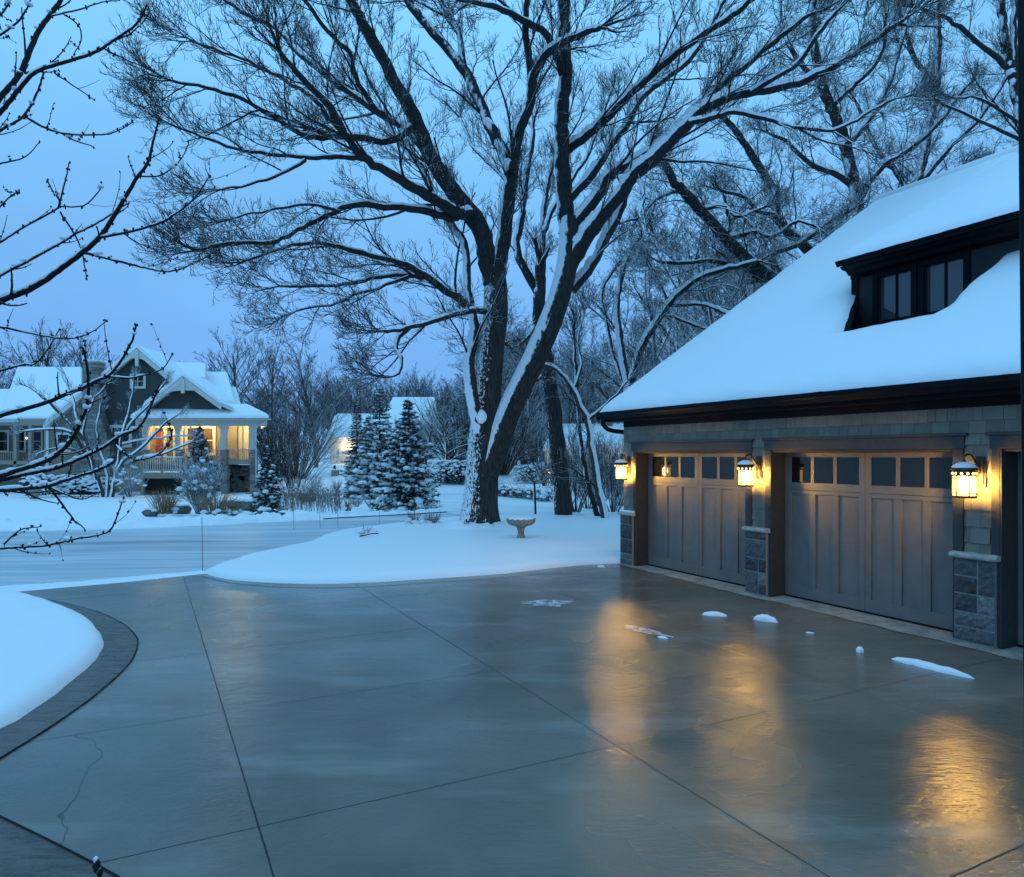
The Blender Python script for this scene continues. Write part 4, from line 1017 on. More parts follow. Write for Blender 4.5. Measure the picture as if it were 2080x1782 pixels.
# upper gable, board siding
mb = MB(); mb.prism(pquad([(176, 905, GY), (176, 797, GY), (277, 716, GY), (372, 795, GY), (372, 905, GY)]), (0, 2, 0)); mb.build('gable_wall', M['green_siding'], house)
mb = MB(); mb.prism(pquad([(95, 1010, GY + .05), (95, 862, GY + .05), (176, 797, GY + .05), (176, 1010, GY + .05)]), (0, 2, 0)); pbox(mb, 176.2, 476, 850, 1010, GY + .05, .6); mb.build('wall', M['tan_siding'], house)
mb = MB(); laps(mb, 97, 168, 905, 955, GY + .04); mb.build('lap_siding', M['tan_siding'], house); mb = MB(); laps(mb, 225, 290, 905, 955, GY + .04); mb.build('lap_siding', M['tan_siding'], house)
def gable_roof(name, L, A, Rr, Y0, Y1, th=.22, snow=.2, parent=house):
    """L, A, Rr: eave, apex, eave pixels at the gable plane"""
    out = None
    for i, (e, a) in enumerate(((L, A), (Rr, A))):
        p, q = at(*e, Y0), at(*a, Y0); n = Vector((-(q - p).z, 0, (q - p).x)).normalized(); n = n if n.z > 0 else -n
        mb = MB(); mb.prism([p, q, q - n * th, p - n * th], (0, Y1 - Y0, 0)); o = mb.build(name, M['white_paint'], parent)
        mb = MB(); k = 8; pr = []
        ext = (p - q).normalized() * .05
        for j in range(k + 1):
            t = j / k; h = snow * (1 - (2 * t - 1) ** 8) ** .5 if j in (0,) else snow
            pr.append(p + ext + (q - p - ext) * t + n * (.005 + h))
        mb.prism([p + ext + n * .005] + pr + [q + n * .005], (0, Y1 - Y0 + .02, 0)); mb.v = [(x, y - .04 if abs(y - Y0) < 1e-4 else y, z) for x, y, z in mb.v]
        mb.build('roof_snow', M['snow_roof'], o)
gable_roof('roof', (88, 858), (277, 704), (395, 806), GY - .5, GY + 3.2)
def arch_trim(L, A, Rr, by, Y, parent=house, peak=.55):
    """white gable brace: boards along the rakes and a curved panel across the peak"""
    mb = MB()
    def along(e, t): a = at(*A, Y); b = at(*e, Y); return a + (b - a) * t
    for e in (L, Rr):
        a, b = along(e, 0), along(e, 1); n = Vector((0, 0, -1)); mb.prism([a, b, b + n * .30, a + n * .38], (0, -.06, 0))
    mb.build('rake_board', M['white_paint'], parent)
    mb = MB(); k = 12; lo = [along(L, peak + .03)] ; l0, r0 = along(L, peak), along(Rr, peak); mid = at(A[0], by, Y)
    arc = [l0.lerp(r0, j / k) for j in range(k + 1)]; arc = [Vector((p.x, Y, p.z + (mid.z - l0.z) * (1 - (2 * j / k - 1) ** 2))) for j, p in enumerate(arc)]
    mb.prism([at(*A, Y)] + [l0] + arc[1:-1] + [r0], (0, -.03, 0)); mb.build('gable_brace', M['white_paint'], parent)
    mb = MB(); a = at(A[0], A[1] + 3, Y - .1); b = at(A[0], by + 4, Y - .1); mb.box(a.x - .11, a.x + .11, Y - .16, Y - .03, b.z, a.z); mb.build('king_post', M['white_paint'], parent)
arch_trim((88, 860), (277, 706), (394, 808), 737, GY - .5, peak=.42)
# gable window
def window(x0, x1, y0, y1, Y, fr='white_paint', w=.16, cols=2, rows=2, parent=house, name='window'):
    a, b = at(x0, y1, Y), at(x1, y0, Y); mb = MB()
    mb.box(a.x - w, a.x, Y - .07, Y - .005, a.z - w, b.z + w); mb.box(b.x, b.x + w, Y - .07, Y - .005, a.z - w, b.z + w); mb.box(a.x, b.x, Y - .068, Y - .005, b.z, b.z + w * 1.1); mb.box(a.x, b.x, Y - .068, Y - .005, a.z - w, a.z)
    for i in range(1, cols): c = a.x + (b.x - a.x) * i / cols; mb.box(c - .02, c + .02, Y - .055, Y - .03, a.z, b.z)
    for i in range(1, rows): c = a.z + (b.z - a.z) * i / rows; mb.box(a.x, b.x, Y - .054, Y - .031, c - .02, c + .02)
    o = mb.build(name, M[fr], parent); g = MB(); g.box(a.x, b.x, Y - .029, Y - .006, a.z, b.z); g.build('window_pane', M['glass'], o); return o
window(268, 291, 761, 782, GY)
window(228, 262, 866, 900, GY, w=.2, cols=1, rows=1); window(118, 140, 880, 910, GY + .05, cols=1, rows=2)
# corner board and water table of the left gable end
mb = MB(); pbox(mb, 92.5, 98, 862, 948, GY - .03, .12); mb.build('corner_board', M['white_paint'], house)
# rear ridges seen above and right of the gables
def roof_slab(pts, parent=house, snow=.18, under='white_paint', name='roof'):
    p = pquad(pts); n = (p[1] - p[0]).cross(p[2] - p[0]).normalized(); n = n if n.z > 0 else -n
    mb = MB(); mb.prism(p, -n * .2); o = mb.build(name, M[under], parent)
    c = sum(p, Vector()) / len(p); top = [q + n * snow + (c - q).normalized() * .08 for q in p]; bot = [q + n * .006 for q in p]; k = len(p)
    mb = MB(); mb.add(bot + top, [tuple(range(k))[::-1], tuple(range(k, 2 * k))] + [(i, (i + 1) % k, k + (i + 1) % k, k + i) for i in range(k)]); mb.build('roof_snow', M['snow_roof'], o, bevel=.06); return o
roof_slab([(335, 736, 60), (417, 737, 60), (417, 768, 57), (335, 768, 57)])
mb = MB(); pbox(mb, 350, 412, 772, 800, 57.4, 2); mb.build('dormer_wall', M['white_paint'], house)
mb = MB(); pbox(mb, 392, 398, 775, 792, 57.36, .03); mb.build('window_pane', M['glass'], house)
roof_slab([(300, 755, 61), (460, 755, 61), (481, 832, 54.4), (300, 832, 54.4)])
roof_slab([(455, 786, 60), (478, 786, 60), (492, 836, 55), (455, 836, 55)])
mb = MB(); mb.prism(pquad([(479, 850, 54.6), (479, 835, 54.6), (460, 762, 60.4), (460, 850, 60.4)]), (-.3, 0, 0)); mb.build('side_wall', M['white_paint'], house)
# left wing
roof_slab([(36, 745, 60), (166, 745, 60), (166, 848, 53.2), (0, 848, 53.2)])
roof_slab([(-160, 790, 58), (36, 790, 58), (36, 850, 53.0), (-160, 850, 53.0)])
mb = MB(); pbox(mb, -160, 94, 851, 1010, 55.2, 5); mb.build('wall', M['tan_siding'], house)
mb = MB(); pbox(mb, -160, 94, 849, 861, 53.2, .3); mb.build('porch_beam', M['beige'], house)
for x in (30, 60, 92, -20, -70): mb = MB(); pbox(mb, x - 3, x + 3, 861, 945, 53.2, .3); mb.build('porch_post', M['beige'], house)
for x0, x1 in ((-60, -35), (0, 16), (38, 50), (68, 84)): window(x0, x1, 874, 912, 55.15, w=.12, cols=1, rows=2)
def railing(x0, x1, y0, y1, Y, nb, mat='beige', snow=False, parent=house, name='railing'):
    mb = MB(); pbox(mb, x0, x1, y0, y0 + 1.6, Y, .09); pbox(mb, x0, x1, y1 - 2, y1 - .6, Y + .01, .07)
    for i in range(nb): 
        c = x0 + (x1 - x0) * (i + .5) / nb; pbox(mb, c - .55, c + .55, y0 + 1.61, y1 - 2.01, Y + .03, .035)
    o = mb.build(name, M[mat], parent)
    if snow: s = MB(); pbox(s, x0, x1, y0 - 1.4, y0 - .05, Y - .02, .13); s.build('rail_snow', M['snow'], o, bevel=.02)
    return o
railing(-160, 28, 914, 933, 53.25, 40); railing(62, 90, 914, 933, 53.25, 8)
mb = MB(); pbox(mb, -160, 94, 933, 940, 53.2, 2); mb.build('porch_deck', M['beige'], house)
mb = MB(); p = at(54, 887, 54.9); mb.lathe([(.02, -.07), (.08, -.03), (.08, .04), (.02, .08)], p, 12); mb.build('porch_light', emit('small_bulb', (1, .93, .8), 3), house, True)
# stone chimney widening towards its base
mb = MB(); CY = GY - .9
def chimney_blocks(mb, prof, Y, D, rng, rows=.24, parent=None):
    z0 = at(0, prof[-1][2], Y).z; z1 = at(0, prof[0][2], Y).z; z = z0
    while z < z1 - .05:
        py = HY - (z + rows / 2 - CAMZ) * FPX / Y; xl = np.interp(py, [q[2] for q in prof], [q[0] for q in prof]); xr = np.interp(py, [q[2] for q in prof], [q[1] for q in prof])
        a, b = (xl - CX) / FPX * Y, (xr - CX) / FPX * Y; x = a; h = min(rows * rng.choice([.7, 1, 1.2]), z1 - z)
        while x < b - .02:
            w = rng.uniform(.3, .8); e = min(x + w, b); e = b if b - e < .15 else e; mb.box(x + .01, e - .01, Y + rng.uniform(0, .05), Y + D, z + .01, z + h - .01); x = e
        z += h
chimney_blocks(mb, [(166, 199, 733), (166, 199, 835), (158, 214, 875), (150, 222, 905), (150, 222, 960)], CY, .95, random.Random(3)); ch = mb.build('chimney', M['house_stone'], house)
mb = MB(); pbox(mb, 165, 200, 730.5, 733.5, CY - .03, 1.02); mb.build('chimney_cap', M['stone_cap'], ch); mb = MB(); pbox(mb, 166, 199, 728, 730.3, CY, .96); mb.build('cap_snow', M['snow'], ch, bevel=.04)
# porch gable
PY = HYF
mb = MB(); mb.prism(pquad([(298, 826, PY + .1), (330, 797, PY + .1), (370, 766, PY + .1), (410, 797, PY + .1), (458, 826, PY + .1)]), (0, 3.5, 0)); mb.build('porch_gable_wall', M['green_siding'], house)
gable_roof('porch_roof', (288, 824), (370, 761), (447, 818), PY - .45, PY + 3)
arch_trim((286, 827), (370, 763), (448, 821), 792, PY - .45, peak=.5)
roof_slab([(440, 812, PY - .45), (472, 826.5, PY - .45), (470, 826.5, PY + 3), (438, 812, PY + 3)], snow=.12)
# hipped porch roof with a thick snow rim
mb = MB(); e0, e1 = at(268, 846, PY - .6), at(541, 846, PY - .6); t0, t1 = at(300, 824, PY + .9), at(498, 824, PY + 1.4); 
mb.add([e0, e1, t1, t0, e0 + Vector((0, 6, 0)), Vector((at(534, 846, PY + 7).x, PY + 7, e1.z)), Vector((at(497, 824, PY + 6).x, PY + 6, t1.z)), t0 + Vector((0, 4, 0))], [(0, 1, 2, 3), (1, 5, 6, 2), (0, 3, 7, 4), (3, 2, 6, 7)]); pr = mb.build('porch_roof', M['white_paint'], house)
def rim():
    mb = MB(); k = 40; vs = []
    A = [at(264, 846, PY - .66), at(544, 846, PY - .66)]; B = [at(300, 823, PY + .9), at(499, 823, PY + 1.4)]
    rows = [(0, .0), (0, .10), (.03, .19), (.10, .235), (.5, .22), (1, .2)]
    for t, h in rows:
        for i in range(k + 1):
            u = i / k; p = (A[0].lerp(A[1], u)).lerp(B[0].lerp(B[1], u), t); vs.append(p + Vector((0, 0, h + .02 * noise.noise((p.x * 2, t, 0)))))
    n = k + 1; mb.add(vs, [(j * n + i, j * n + i + 1, (j + 1) * n + i + 1, (j + 1) * n + i) for j in range(len(rows) - 1) for i in range(k)])
    # right hip
    e = at(544, 846, PY - .66); t = at(499, 823, PY + 1.4); b = len(mb.v)
    mb.add([e + Vector((0, 0, 0)), e + Vector((0, 0, .2)), t + Vector((0, 0, .2)), Vector((at(497, 824, PY + 6).x, PY + 6, t.z + .2)), Vector((at(536, 846, PY + 7).x, PY + 7, e.z + .2)), Vector((at(536, 846, PY + 7).x, PY + 7, e.z))], [(0, 1, 4, 5), (1, 2, 3, 4)])
    mb.build('roof_snow', M['snow_roof'], pr, True)
rim()
mb = MB(); pbox(mb, 270, 539, 846.2, 849, PY - .6, 1.0); pbox(mb, 274, 537, 849.2, 862, PY - .1, .35); mb.prism([Vector((at(533, 0, PY).x, PY + .26, at(0, 862, PY).z)), Vector((at(533, 0, PY).x, PY + .26, at(0, 849.3, PY).z)), Vector((at(528, 0, PY + 6).x, PY + 6, at(0, 849.3, PY).z)), Vector((at(528, 0, PY + 6).x, PY + 6, at(0, 862, PY).z))], (.15, 0, 0)); mb.build('porch_beam', M['cream'], house)
mb = MB(); a, b = at(276, 862, PY), at(533, 860, PY); mb.prism([Vector((a.x, PY + .3, a.z + .3)), Vector((b.x, PY + .3, a.z + .3)), Vector((at(526, 0, PY + 6).x, PY + 6, a.z + .3)), Vector((a.x, PY + 6, a.z + .3))], (0, 0, .06)); mb.build('porch_ceiling', M['cream'], house)
# columns: tapered shafts with bracketed heads over stone piers
for x, w in ((294, 5.5), (361, 6), (452, 6), (511, 5.5)):
    mb = MB(); a = at(x, 915, PY); hw = w / FPX * PY; zt = at(0, 862, PY).z
    for (z0, z1, h0, h1) in ((a.z, zt - .45, hw * 1.05, hw * .82), (zt - .45, zt - .002, hw * .82, hw * 1.5)):
        q = [(a.x - h0, PY - h0 + .1, z0), (a.x + h0, PY - h0 + .1, z0), (a.x + h0, PY + h0 + .1, z0), (a.x - h0, PY + h0 + .1, z0), (a.x - h1, PY - h0 + .1, z1), (a.x + h1, PY - h0 + .1, z1), (a.x + h1, PY + h0 + .1, z1), (a.x - h1, PY + h0 + .1, z1)]; mb.hexa(q)
    mb.build('porch_column', M['cream'], house)
    mb = MB(); chimney_blocks(mb, [(x - w * 1.15, x + w * 1.15, 910), (x - w * 1.15, x + w * 1.15, 1004)], PY - .15, .55, random.Random(x), .22); mb.build('column_pier', M['house_stone'], house)
# porch deck, dark skirt panels that paint the shade beneath, stone retaining wall
mb = MB(); a, b = at(296, 940, PY), at(516, 931, PY); mb.prism([Vector((a.x, PY + .05, a.z)), Vector((b.x, PY + .05, a.z)), Vector((at(512, 0, PY + 6).x, PY + 6, a.z)), Vector((a.x, PY + 6, a.z))], (0, 0, b.z - a.z)); mb.build('porch_deck', M['beige'], house)
mb = MB(); a, b = at(360, 1002, PY), at(447, 941, PY); mb.box(a.x, b.x, PY + .8, PY + .9, a.z, b.z); mb.build('porch_skirt_shade', M['dark_void'], house)
mb = MB(); rng = random.Random(8)
for i in range(70):
    p = at(rng.uniform(455, 512), rng.uniform(946, 1000), PY + 1.4); mb.blob(p, rng.uniform(.2, .38), .3, rng.uniform(.14, .26), .2, rng, 8, 5)
mb.build('boulder_wall', M['rock'], house, True)
mb = MB(); pbox(mb, 453, 513, 941, 1003, PY + 1.75, .1); mb.build('porch_skirt_shade', M['dark_void'], house)  # added dark backing, painted as shade, closes the gaps between boulders
# back wall of the porch with door, sidelights, windows
BY = PY + 2.4
mb = MB(); pbox(mb, 282, 288, 850, 938, PY + .4, 2.2); mb.build('porch_wall', M['tan_siding'], house)  # side wall added to block porch lamplight leaking towards the chimney
mb = MB(); laps(mb, 296, 480, 850, 938, BY, .17, .03); mb.build('porch_wall', M['tan_siding'], house)
mb = MB(); pbox(mb, 305, 331, 866, 936, BY - .10, .06); d = mb.build('front_door', M['wood_door'], house)
mb = MB(); pbox(mb, 308, 328, 868, 873, BY - .13, .02); mb.build('window_pane', M['glass'], d)
mb = MB()
for x0, x1, y0, y1 in ((300, 305, 858, 936), (331, 336.5, 858, 936), (305.1, 330.9, 858, 866), (288, 292, 862, 936), (350, 354, 862, 936), (292.1, 299.9, 860, 866), (336.6, 349.9, 860, 866)): pbox(mb, x0, x1, y0, y1, BY - .14, .1)
mb.build('door_frame', M['cream'], house)
M['sidelight'] = tinted('sidelight_glass', (.16, .15, .11), .3, 4, .15, .05)
for x0, x1 in ((292.2, 299.8), (336.8, 349.8)): mb = MB(); pbox(mb, x0, x1, 867, 936, BY - .09, .04); mb.build('sidelight', M['sidelight'], house)
M['warm_glass'] = tinted('curtained_glass', (.10, .065, .04), .3, 5, .15, .05, (8, 1, 1))
def warm_window(x0, x1, y0, y1):
    a, b = at(x0, y1, BY), at(x1, y0, BY); mb = MB(); w = .2
    mb.box(a.x - w, a.x, BY - .14, BY - .035, a.z - w, b.z + w); mb.box(b.x, b.x + w, BY - .14, BY - .035, a.z - w, b.z + w); mb.box(a.x, b.x, BY - .138, BY - .035, b.z, b.z + w); mb.box(a.x, b.x, BY - .138, BY - .035, a.z - w, a.z)
    zc = (a.z + b.z) / 2; mb.box(a.x, b.x, BY - .11, BY - .07, zc - .04, zc + .04); o = mb.build('window', M['cream'], house); g = MB(); g.box(a.x, b.x, BY - .069, BY - .04, a.z, b.z); g.build('window_pane', M['warm_glass'], o)
warm_window(381, 403, 867, 916); warm_window(409.5, 432, 867, 916)
for x in (473, 487, 500, 512): 
    mb = MB(); a = at(x, 938, PY + 6); mb.box(a.x - .2, a.x + .2, PY + 5.8, PY + 6.1, a.z, at(0, 860, PY).z + .28); mb.build('porch_column', M['cream'], house)
mb = MB(); laps(mb, 462, 476, 860, 938, PY + 4.5, .17, .03); pbox(mb, 461, 466, 862, 936, PY + 4.4, .1); mb.build('side_wall', M['tan_siding'], house)
railing(458, 505, 909, 932, PY + .02, 12); railing(367, 446, 909, 932, PY + .02, 20)
# landing and stair in front of the door
LY = PY - 1.7
mb = MB(); pbox(mb, 284, 374, 957, 968, LY, 1.8); pbox(mb, 284, 290, 968.2, 1006, LY + .01, .25); pbox(mb, 368.5, 374, 968.2, 1006, LY + .01, .25); ld = mb.build('landing', M['beige'], house)
mb = MB(); pbox(mb, 285, 373.5, 954.5, 956.9, LY, 1.7); mb.build('deck_snow', M['snow'], ld, bevel=.02)
railing(284, 374, 925, 953, LY, 20, 'white_paint', True)
mb = MB(); pbox(mb, 283, 288, 922, 957, LY - .02, .18); pbox(mb, 325.5, 329.5, 924, 957, LY - .02, .15); pbox(mb, 370.5, 375, 922, 957, LY - .02, .18); mb.build('railing_post', M['beige'], house)
mb = MB(); pbox(mb, 291, 368, 969, 1006, LY + .7, .1); mb.build('landing_shade_panel', M['dark_void'], house)  # dark sheet that paints the shade under the landing
mb = MB()
for i in range(7):
    x = 283 - i * 6.2; y = 959 + i * 6; pbox(mb, x - 6, x + .4, y, y + 1.6, LY + .1, 1.4)
for dy in (0, 1.5): mb.prism([at(284, 957, LY + dy), at(284, 970, LY + dy), at(240, 1010, LY + dy), at(240, 999, LY + dy)], (0, .07, 0))
sr = mb.build('stair', M['beige'], house)
mb = MB(); mb.prism([at(284, 927, LY), at(284, 930, LY), at(242, 972, LY), at(242, 969, LY)], (0, .08, 0))
for i in range(10): x = 281 - i * 4.2; y = 930 + i * 4.2; pbox(mb, x - .6, x + .6, y, y + 27, LY + .02, .04)
mb.build('stair_railing', M['beige'], house); mb = MB()
mb.prism([at(284, 956, LY - .01), at(284, 957.8, LY - .01), at(240, 999.8, LY - .01), at(240, 998, LY - .01)], (0, .09, 0)); mb.build('stair_snow', M['snow'], sr)
mb = MB(); mb.tube([at(541, 849, PY - .5), at(538, 855, PY - .4), at(522, 862, PY - .2), at(518, 870, PY - .2), at(518, 985, PY - .2)], .055, 8); mb.build('downspout', M['cream'], house, True)
# lit fittings of the porch
mb = MB()
for x, dy in ((318, 1.2), (405, 1.2), (470, 1.3), (482, 3.5), (497, 4.8)):
    p = at(x, 860.5, PY + dy); p.z = at(0, 862, PY).z + .27; mb.lathe([(.02, -.02), (.16, -.02), (.16, .02), (.02, .02)], p, 12)
mb.build('ceiling_light', emit('porch_bulb', (1, .75, .35), 6), house)

# ================================================================== WHITE HOUSE, BACK HOUSE
wh = empty('white_house', at(700, 940, 92), 'white house with hipped snowy roof and lit garage door beyond the spruces', 'house')
WY = 92
mb = MB(); pbox(mb, 668, 790, 886, 946, WY, 9); mb.build('wall', M['white_paint'], wh)
roof_slab([(682, 841, WY + 5), (800, 841, WY + 5), (800, 889, WY - .6), (664, 889, WY - .6)], wh, .35)
roof_slab([(682, 841, WY + 5), (664, 889, WY - .6), (664, 889, WY + 10)], wh, .3)
mb = MB(); pbox(mb, 690, 716, 912, 940, WY - .1, .09); d = mb.build('garage_door', M['cream'], wh); mb = MB(); pbox(mb, 693, 713, 914, 917, WY - .14, .03); mb.build('window_pane', M['glass'], d)
mb = MB(); pbox(mb, 686, 689.9, 908, 940, WY - .12, .1); pbox(mb, 716.1, 720, 908, 940, WY - .12, .1); mb.build('door_frame', M['white_paint'], wh)
mb = MB(); mb.lathe([(.05, -.15), (.16, -.1), (.16, .1), (.05, .2)], at(703, 903, WY - .25), 10); mb.build('wall_light', emit('white_house_bulb', (1, .78, .4), 10), wh)
roof_slab([(795, 808, 105), (880, 808, 105), (888, 858, 97), (770, 858, 97)], wh, .4); mb = MB(); pbox(mb, 775, 880, 860, 925, 99, 3); mb.build('wall', M['white_paint'], wh)
bh = empty('back_house', at(1180, 955, 72), 'low pale house with uplit walls and brick chimney, half hidden left of the garage', 'house')
BYY = 72
mb = MB(); pbox(mb, 1104, 1330, 908, 968, BYY, 8); mb.build('wall', M['cream'], bh)
roof_slab([(1125, 862, BYY + 6), (1340, 862, BYY + 6), (1340, 909, BYY - .5), (1098, 909, BYY - .5)], bh, .3)
for x in (1216, 1238, 1255): window(x, x + 7, 918, 950, BYY, parent=bh, cols=1, rows=2, w=.25)
mb = MB(); chimney_blocks(mb, [(1216, 1240, 778), (1216, 1240, 862)], BYY + 5, 1.5, random.Random(4)); mb.build('chimney', M['house_stone'], bh)
mb = MB()
for x in (1112, 1224, 1247): mb.lathe([(.03, 0), (.09, .02), (.09, .14), (.03, .16)], at(x, 958, BYY - 1.0), 8)
mb.build('ground_light', emit('uplight_bulb', (1, .75, .4), 8), bh)
# stone lantern pier at the drive of the white house
pe = empty('gate_pier', at(677, 966, 62), 'stone pier with small post lantern by the drive of the white house', 'pier')
mb = MB(); pbox(mb, 670, 683, 952, 968, 62, .6); mb.build('pier_base', M['concrete_stone'], pe); mb = MB(); pbox(mb, 668.5, 684.5, 949.5, 952, 61.95, .7); mb.build('pier_cap', M['snow'], pe, bevel=.03)
mb = MB(); pbox(mb, 674.5, 678.5, 942, 949, 62.2, .2); mb.build('post_lantern', M['black'], pe)

# ================================================================== CONIFERS
def conifer(name, base, Y, H, W, label, seed, mat='needle', dens=1.0, power=.85, snow=1.0, lift=0.0, needle=.16):
    rng = random.Random(seed); b = at(*base, Y); e = empty(name, b, label, 'conifer'); tw = Twigs(); nd = Twigs(); sn = MB()
    t = Twigs(); t.add([b + Vector((0, 0, -.2)), b + Vector((0, 0, H * .5)), b + Vector((0, 0, H))], [H * .022, H * .012, .008], 8); t.build('trunk', M['bark_limb'], e)
    z = .03 * H
    while z < H * .985:
        u = z / H; Rz = W / 2 * (1 - u) ** power * rng.uniform(.74, 1.16) + .05; n = max(4, int((6 + 7 * (1 - u)) * dens)); a0 = rng.uniform(0, 6)
        for i in range(n):
            az = a0 + 2 * PI * i / n + rng.uniform(-.25, .25); L = Rz * rng.uniform(.5, 1.15); d = Vector((math.cos(az), math.sin(az), 0)); zj = rng.uniform(-.035, .035) * H * (1 - u); dr = rng.uniform(.12, .4) * (1 - u * .7) - lift - .55 * max(0, u - .6)
            pts = [b + Vector((0, 0, z + zj)) + d * L * k / 4 + Vector((0, 0, -L * dr * (k / 4) ** 1.1 + L * .16 * (k / 4) ** 4)) for k in range(5)]
            tw.add(pts, [.016, .013, .010, .007, .004], 3); side = Vector((-d.y, d.x, 0)); m = int(max(7, L * 34) * dens)
            for q in range(m):
                t_ = rng.random() ** .7; f = t_ * 4; j = min(int(f), 3); p = pts[j].lerp(pts[j + 1], f - j); s = rng.choice((-1, 1)); fan = (.10 + .55 * (1 - t_)) * L * .42 * rng.random()
                p = p + side * s * fan + d * fan * .4 + Vector((0, 0, -.25 * fan + rng.uniform(-.05, .02))); dd = (d * rng.uniform(.3, 1) + side * s * rng.uniform(.2, 1) + Vector((0, 0, rng.uniform(-.7, .25)))).normalized(); l = needle * rng.uniform(.7, 1.3)
                nd.add([p, p + dd * l * .5, p + dd * l], [.012, .016, .003], 3)
            if snow and rng.random() < .95 * snow:
                for q in range(1 + int(L * 4.6)):
                    t_ = rng.uniform(.3, 1.0); f = t_ * 4; j = min(int(f), 3); p = pts[j].lerp(pts[j + 1], f - j); sz = rng.choice([.03, .04, .05, .06, .09, .13]) * (.7 + .4 * (1 - u)) * min(1.5, .6 + L * .5)
                    p += side * rng.uniform(-.3, .3) * L * (1 - t_) + Vector((0, 0, .02)); sn.blob(p + Vector((0, 0, rng.uniform(-.06, .05))), sz * 1.35, sz * 1.05, sz * .6, .35, rng, 7, 4, az)
        z += H * .024 * rng.uniform(.6, 1.4) / dens ** .4 + .03
    tw.build('branches', M['bark_limb'], e); nd.build('foliage', M[mat], e); sn.build('snow_cover', M['snow'], e, True); return e
def csize(base, top, wpx): p = at(*base); return p.y, (base[1] - top) / FPX * p.y, wpx / FPX * p.y
for nm, base, Yf, top, wpx, lab, sd, kw in [
    ('spruce_tree', (768, 990), 42, 782, 150, 'taller dark spruce at the rear left of the snowy spruce pair', 1, {}),
    ('spruce_tree', (722, 985), 44, 812, 70, 'slim spruce tucked at the left edge of the spruce group', 4, {}),
    ('spruce_tree', (826, 1030), None, 806, 142, 'front spruce with thick snow pads on its low boughs', 2, dict(snow=1.0, dens=1.15)),
    ('cedar_tree', (403, 985), 43, 864, 60, 'narrow cone shaped cedar in front of the lit porch', 3, dict(mat='needle_cedar', lift=.75, power=.7, dens=1.2, needle=.13, snow=.8)),
    ('pine_tree', (541, 1036), None, 902, 66, 'small young pine with snow tufts right of the porch, by the boulders', 6, dict(snow=.9, lift=.25, dens=.9)),
    ('spruce_tree', (745, 1000), 46, 842, 90, 'low spruce filling the gap behind the front spruce', 9, {})]:
    Y = Yf or at(*base).y; p = at(*base, Y); g_ = gz(p.x, p.y); py = HY - (g_ - CAMZ) / Y * FPX
    conifer(nm, (base[0], py), Y, (py - top) / FPX * Y, wpx / FPX * Y, lab, sd, **kw)

# ================================================================== SHRUBS, GRASSES
SHP = dict(n=(7, 5, 4), k=(4, 3, 3), w=(.12, .2, .24), up=(.03, .04, .05), kids=(6, 4), len=(.42, .5), rel=True, ang=(18, 48), thin=.012, tap=.35, rmin=.006)
def shrub(name, base, Y, H, W, label, seed, stems=16, mat='bark_brush', cat='shrub', grp=None, P=SHP, snow=0):
    rng = random.Random(seed); b = at(*base, Y) if Y else at(*base); b.z = gz(b.x, b.y); e = empty(name, b, label, cat, grp); tw = Twigs()
    for i in range(stems):
        az = rng.uniform(0, 6.28); tl = rng.uniform(0, 1) ** .6; d = Vector((math.cos(az) * tl * W / H * .6, math.sin(az) * tl * W / H * .6, 1)).normalized()
        grow(tw, b + Vector((math.cos(az), math.sin(az), 0)) * .08 * W * tl, d, H * rng.uniform(.7, 1.0) / max(.5, d.z) * .9, max(.008, H * .007), 0, rng, P)
    tw.build('branches', M[mat], e)
    if snow:
        sn = MB()
        for i in range(snow):
            az = rng.uniform(0, 6.28); r = rng.random() ** .5; h = H * (1 - .55 * r * r) * rng.uniform(.55, 1); s = rng.uniform(.03, .065) * (H / 1.2)
            sn.blob(b + Vector((math.cos(az) * r * W * .36, math.sin(az) * r * W * .36, h)), s * 1.5, s * 1.1, s * .7, .35, rng, 6, 4, az)
        sn.build('snow_cover', M['snow'], e, True)
    return e
shrub('bare_shrub', (590, 992), 44, 3.9, 5.2, 'wide bare vase shaped shrub between porch and white house', 1, 22)
shrub('thicket', (600, 960), 62, 6.5, 10, 'dense dark round thicket right behind the porch house', 2, 60, P=dict(SHP, kids=(7, 5)))
shrub('thicket', (935, 945), 66, 8, 9, 'dark thicket of brush left behind the great oak trunk', 13, 60, P=dict(SHP, kids=(7, 5)))
shrub('thicket', (1015, 945), 70, 8.5, 9, 'dark thicket of brush seen between oak trunk and second oak', 14, 60, P=dict(SHP, kids=(7, 5)))
shrub('thicket', (1075, 945), 76, 8, 8, 'dark thicket of brush right behind the sapling', 15, 50, P=dict(SHP, kids=(7, 5)))
shrub('thicket', (560, 960), 66, 6.5, 9, 'dense dark thicket next to the porch downspout', 12, 50, P=dict(SHP, kids=(7, 5)))
shrub('snowy_shrub', (405, 1040), None, 2.0, 1.9, 'round shrub heaped with snow in front of the narrow cedar', 3, 55, 'bark_orn', snow=60)
shrub('low_shrub', (612, 1012), None, 1.0, 3.0, 'low snowy shrub behind the dry bed right of the young pine', 4, 30, 'bark_orn', snow=60)
shrub('low_shrub', (660, 1015), None, .8, 2.4, 'low snowy shrub at the right end of the dry bed', 5, 26, 'bark_orn', snow=50)
shrub('low_shrub', (722, 1026), None, .45, .7, 'small brown shrub between dry bed and front spruce', 6, 16, 'bark_orn', snow=8)
shrub('low_shrub', (752, 1030), None, .45, .8, 'small brown shrub touching the front spruce', 16, 16, 'bark_orn', snow=8)
shrub('bare_shrub', (262, 998), 43, 2.2, 2.6, 'fuzzy bare shrub left of the porch stair', 7, 24, 'bark_orn', snow=30)
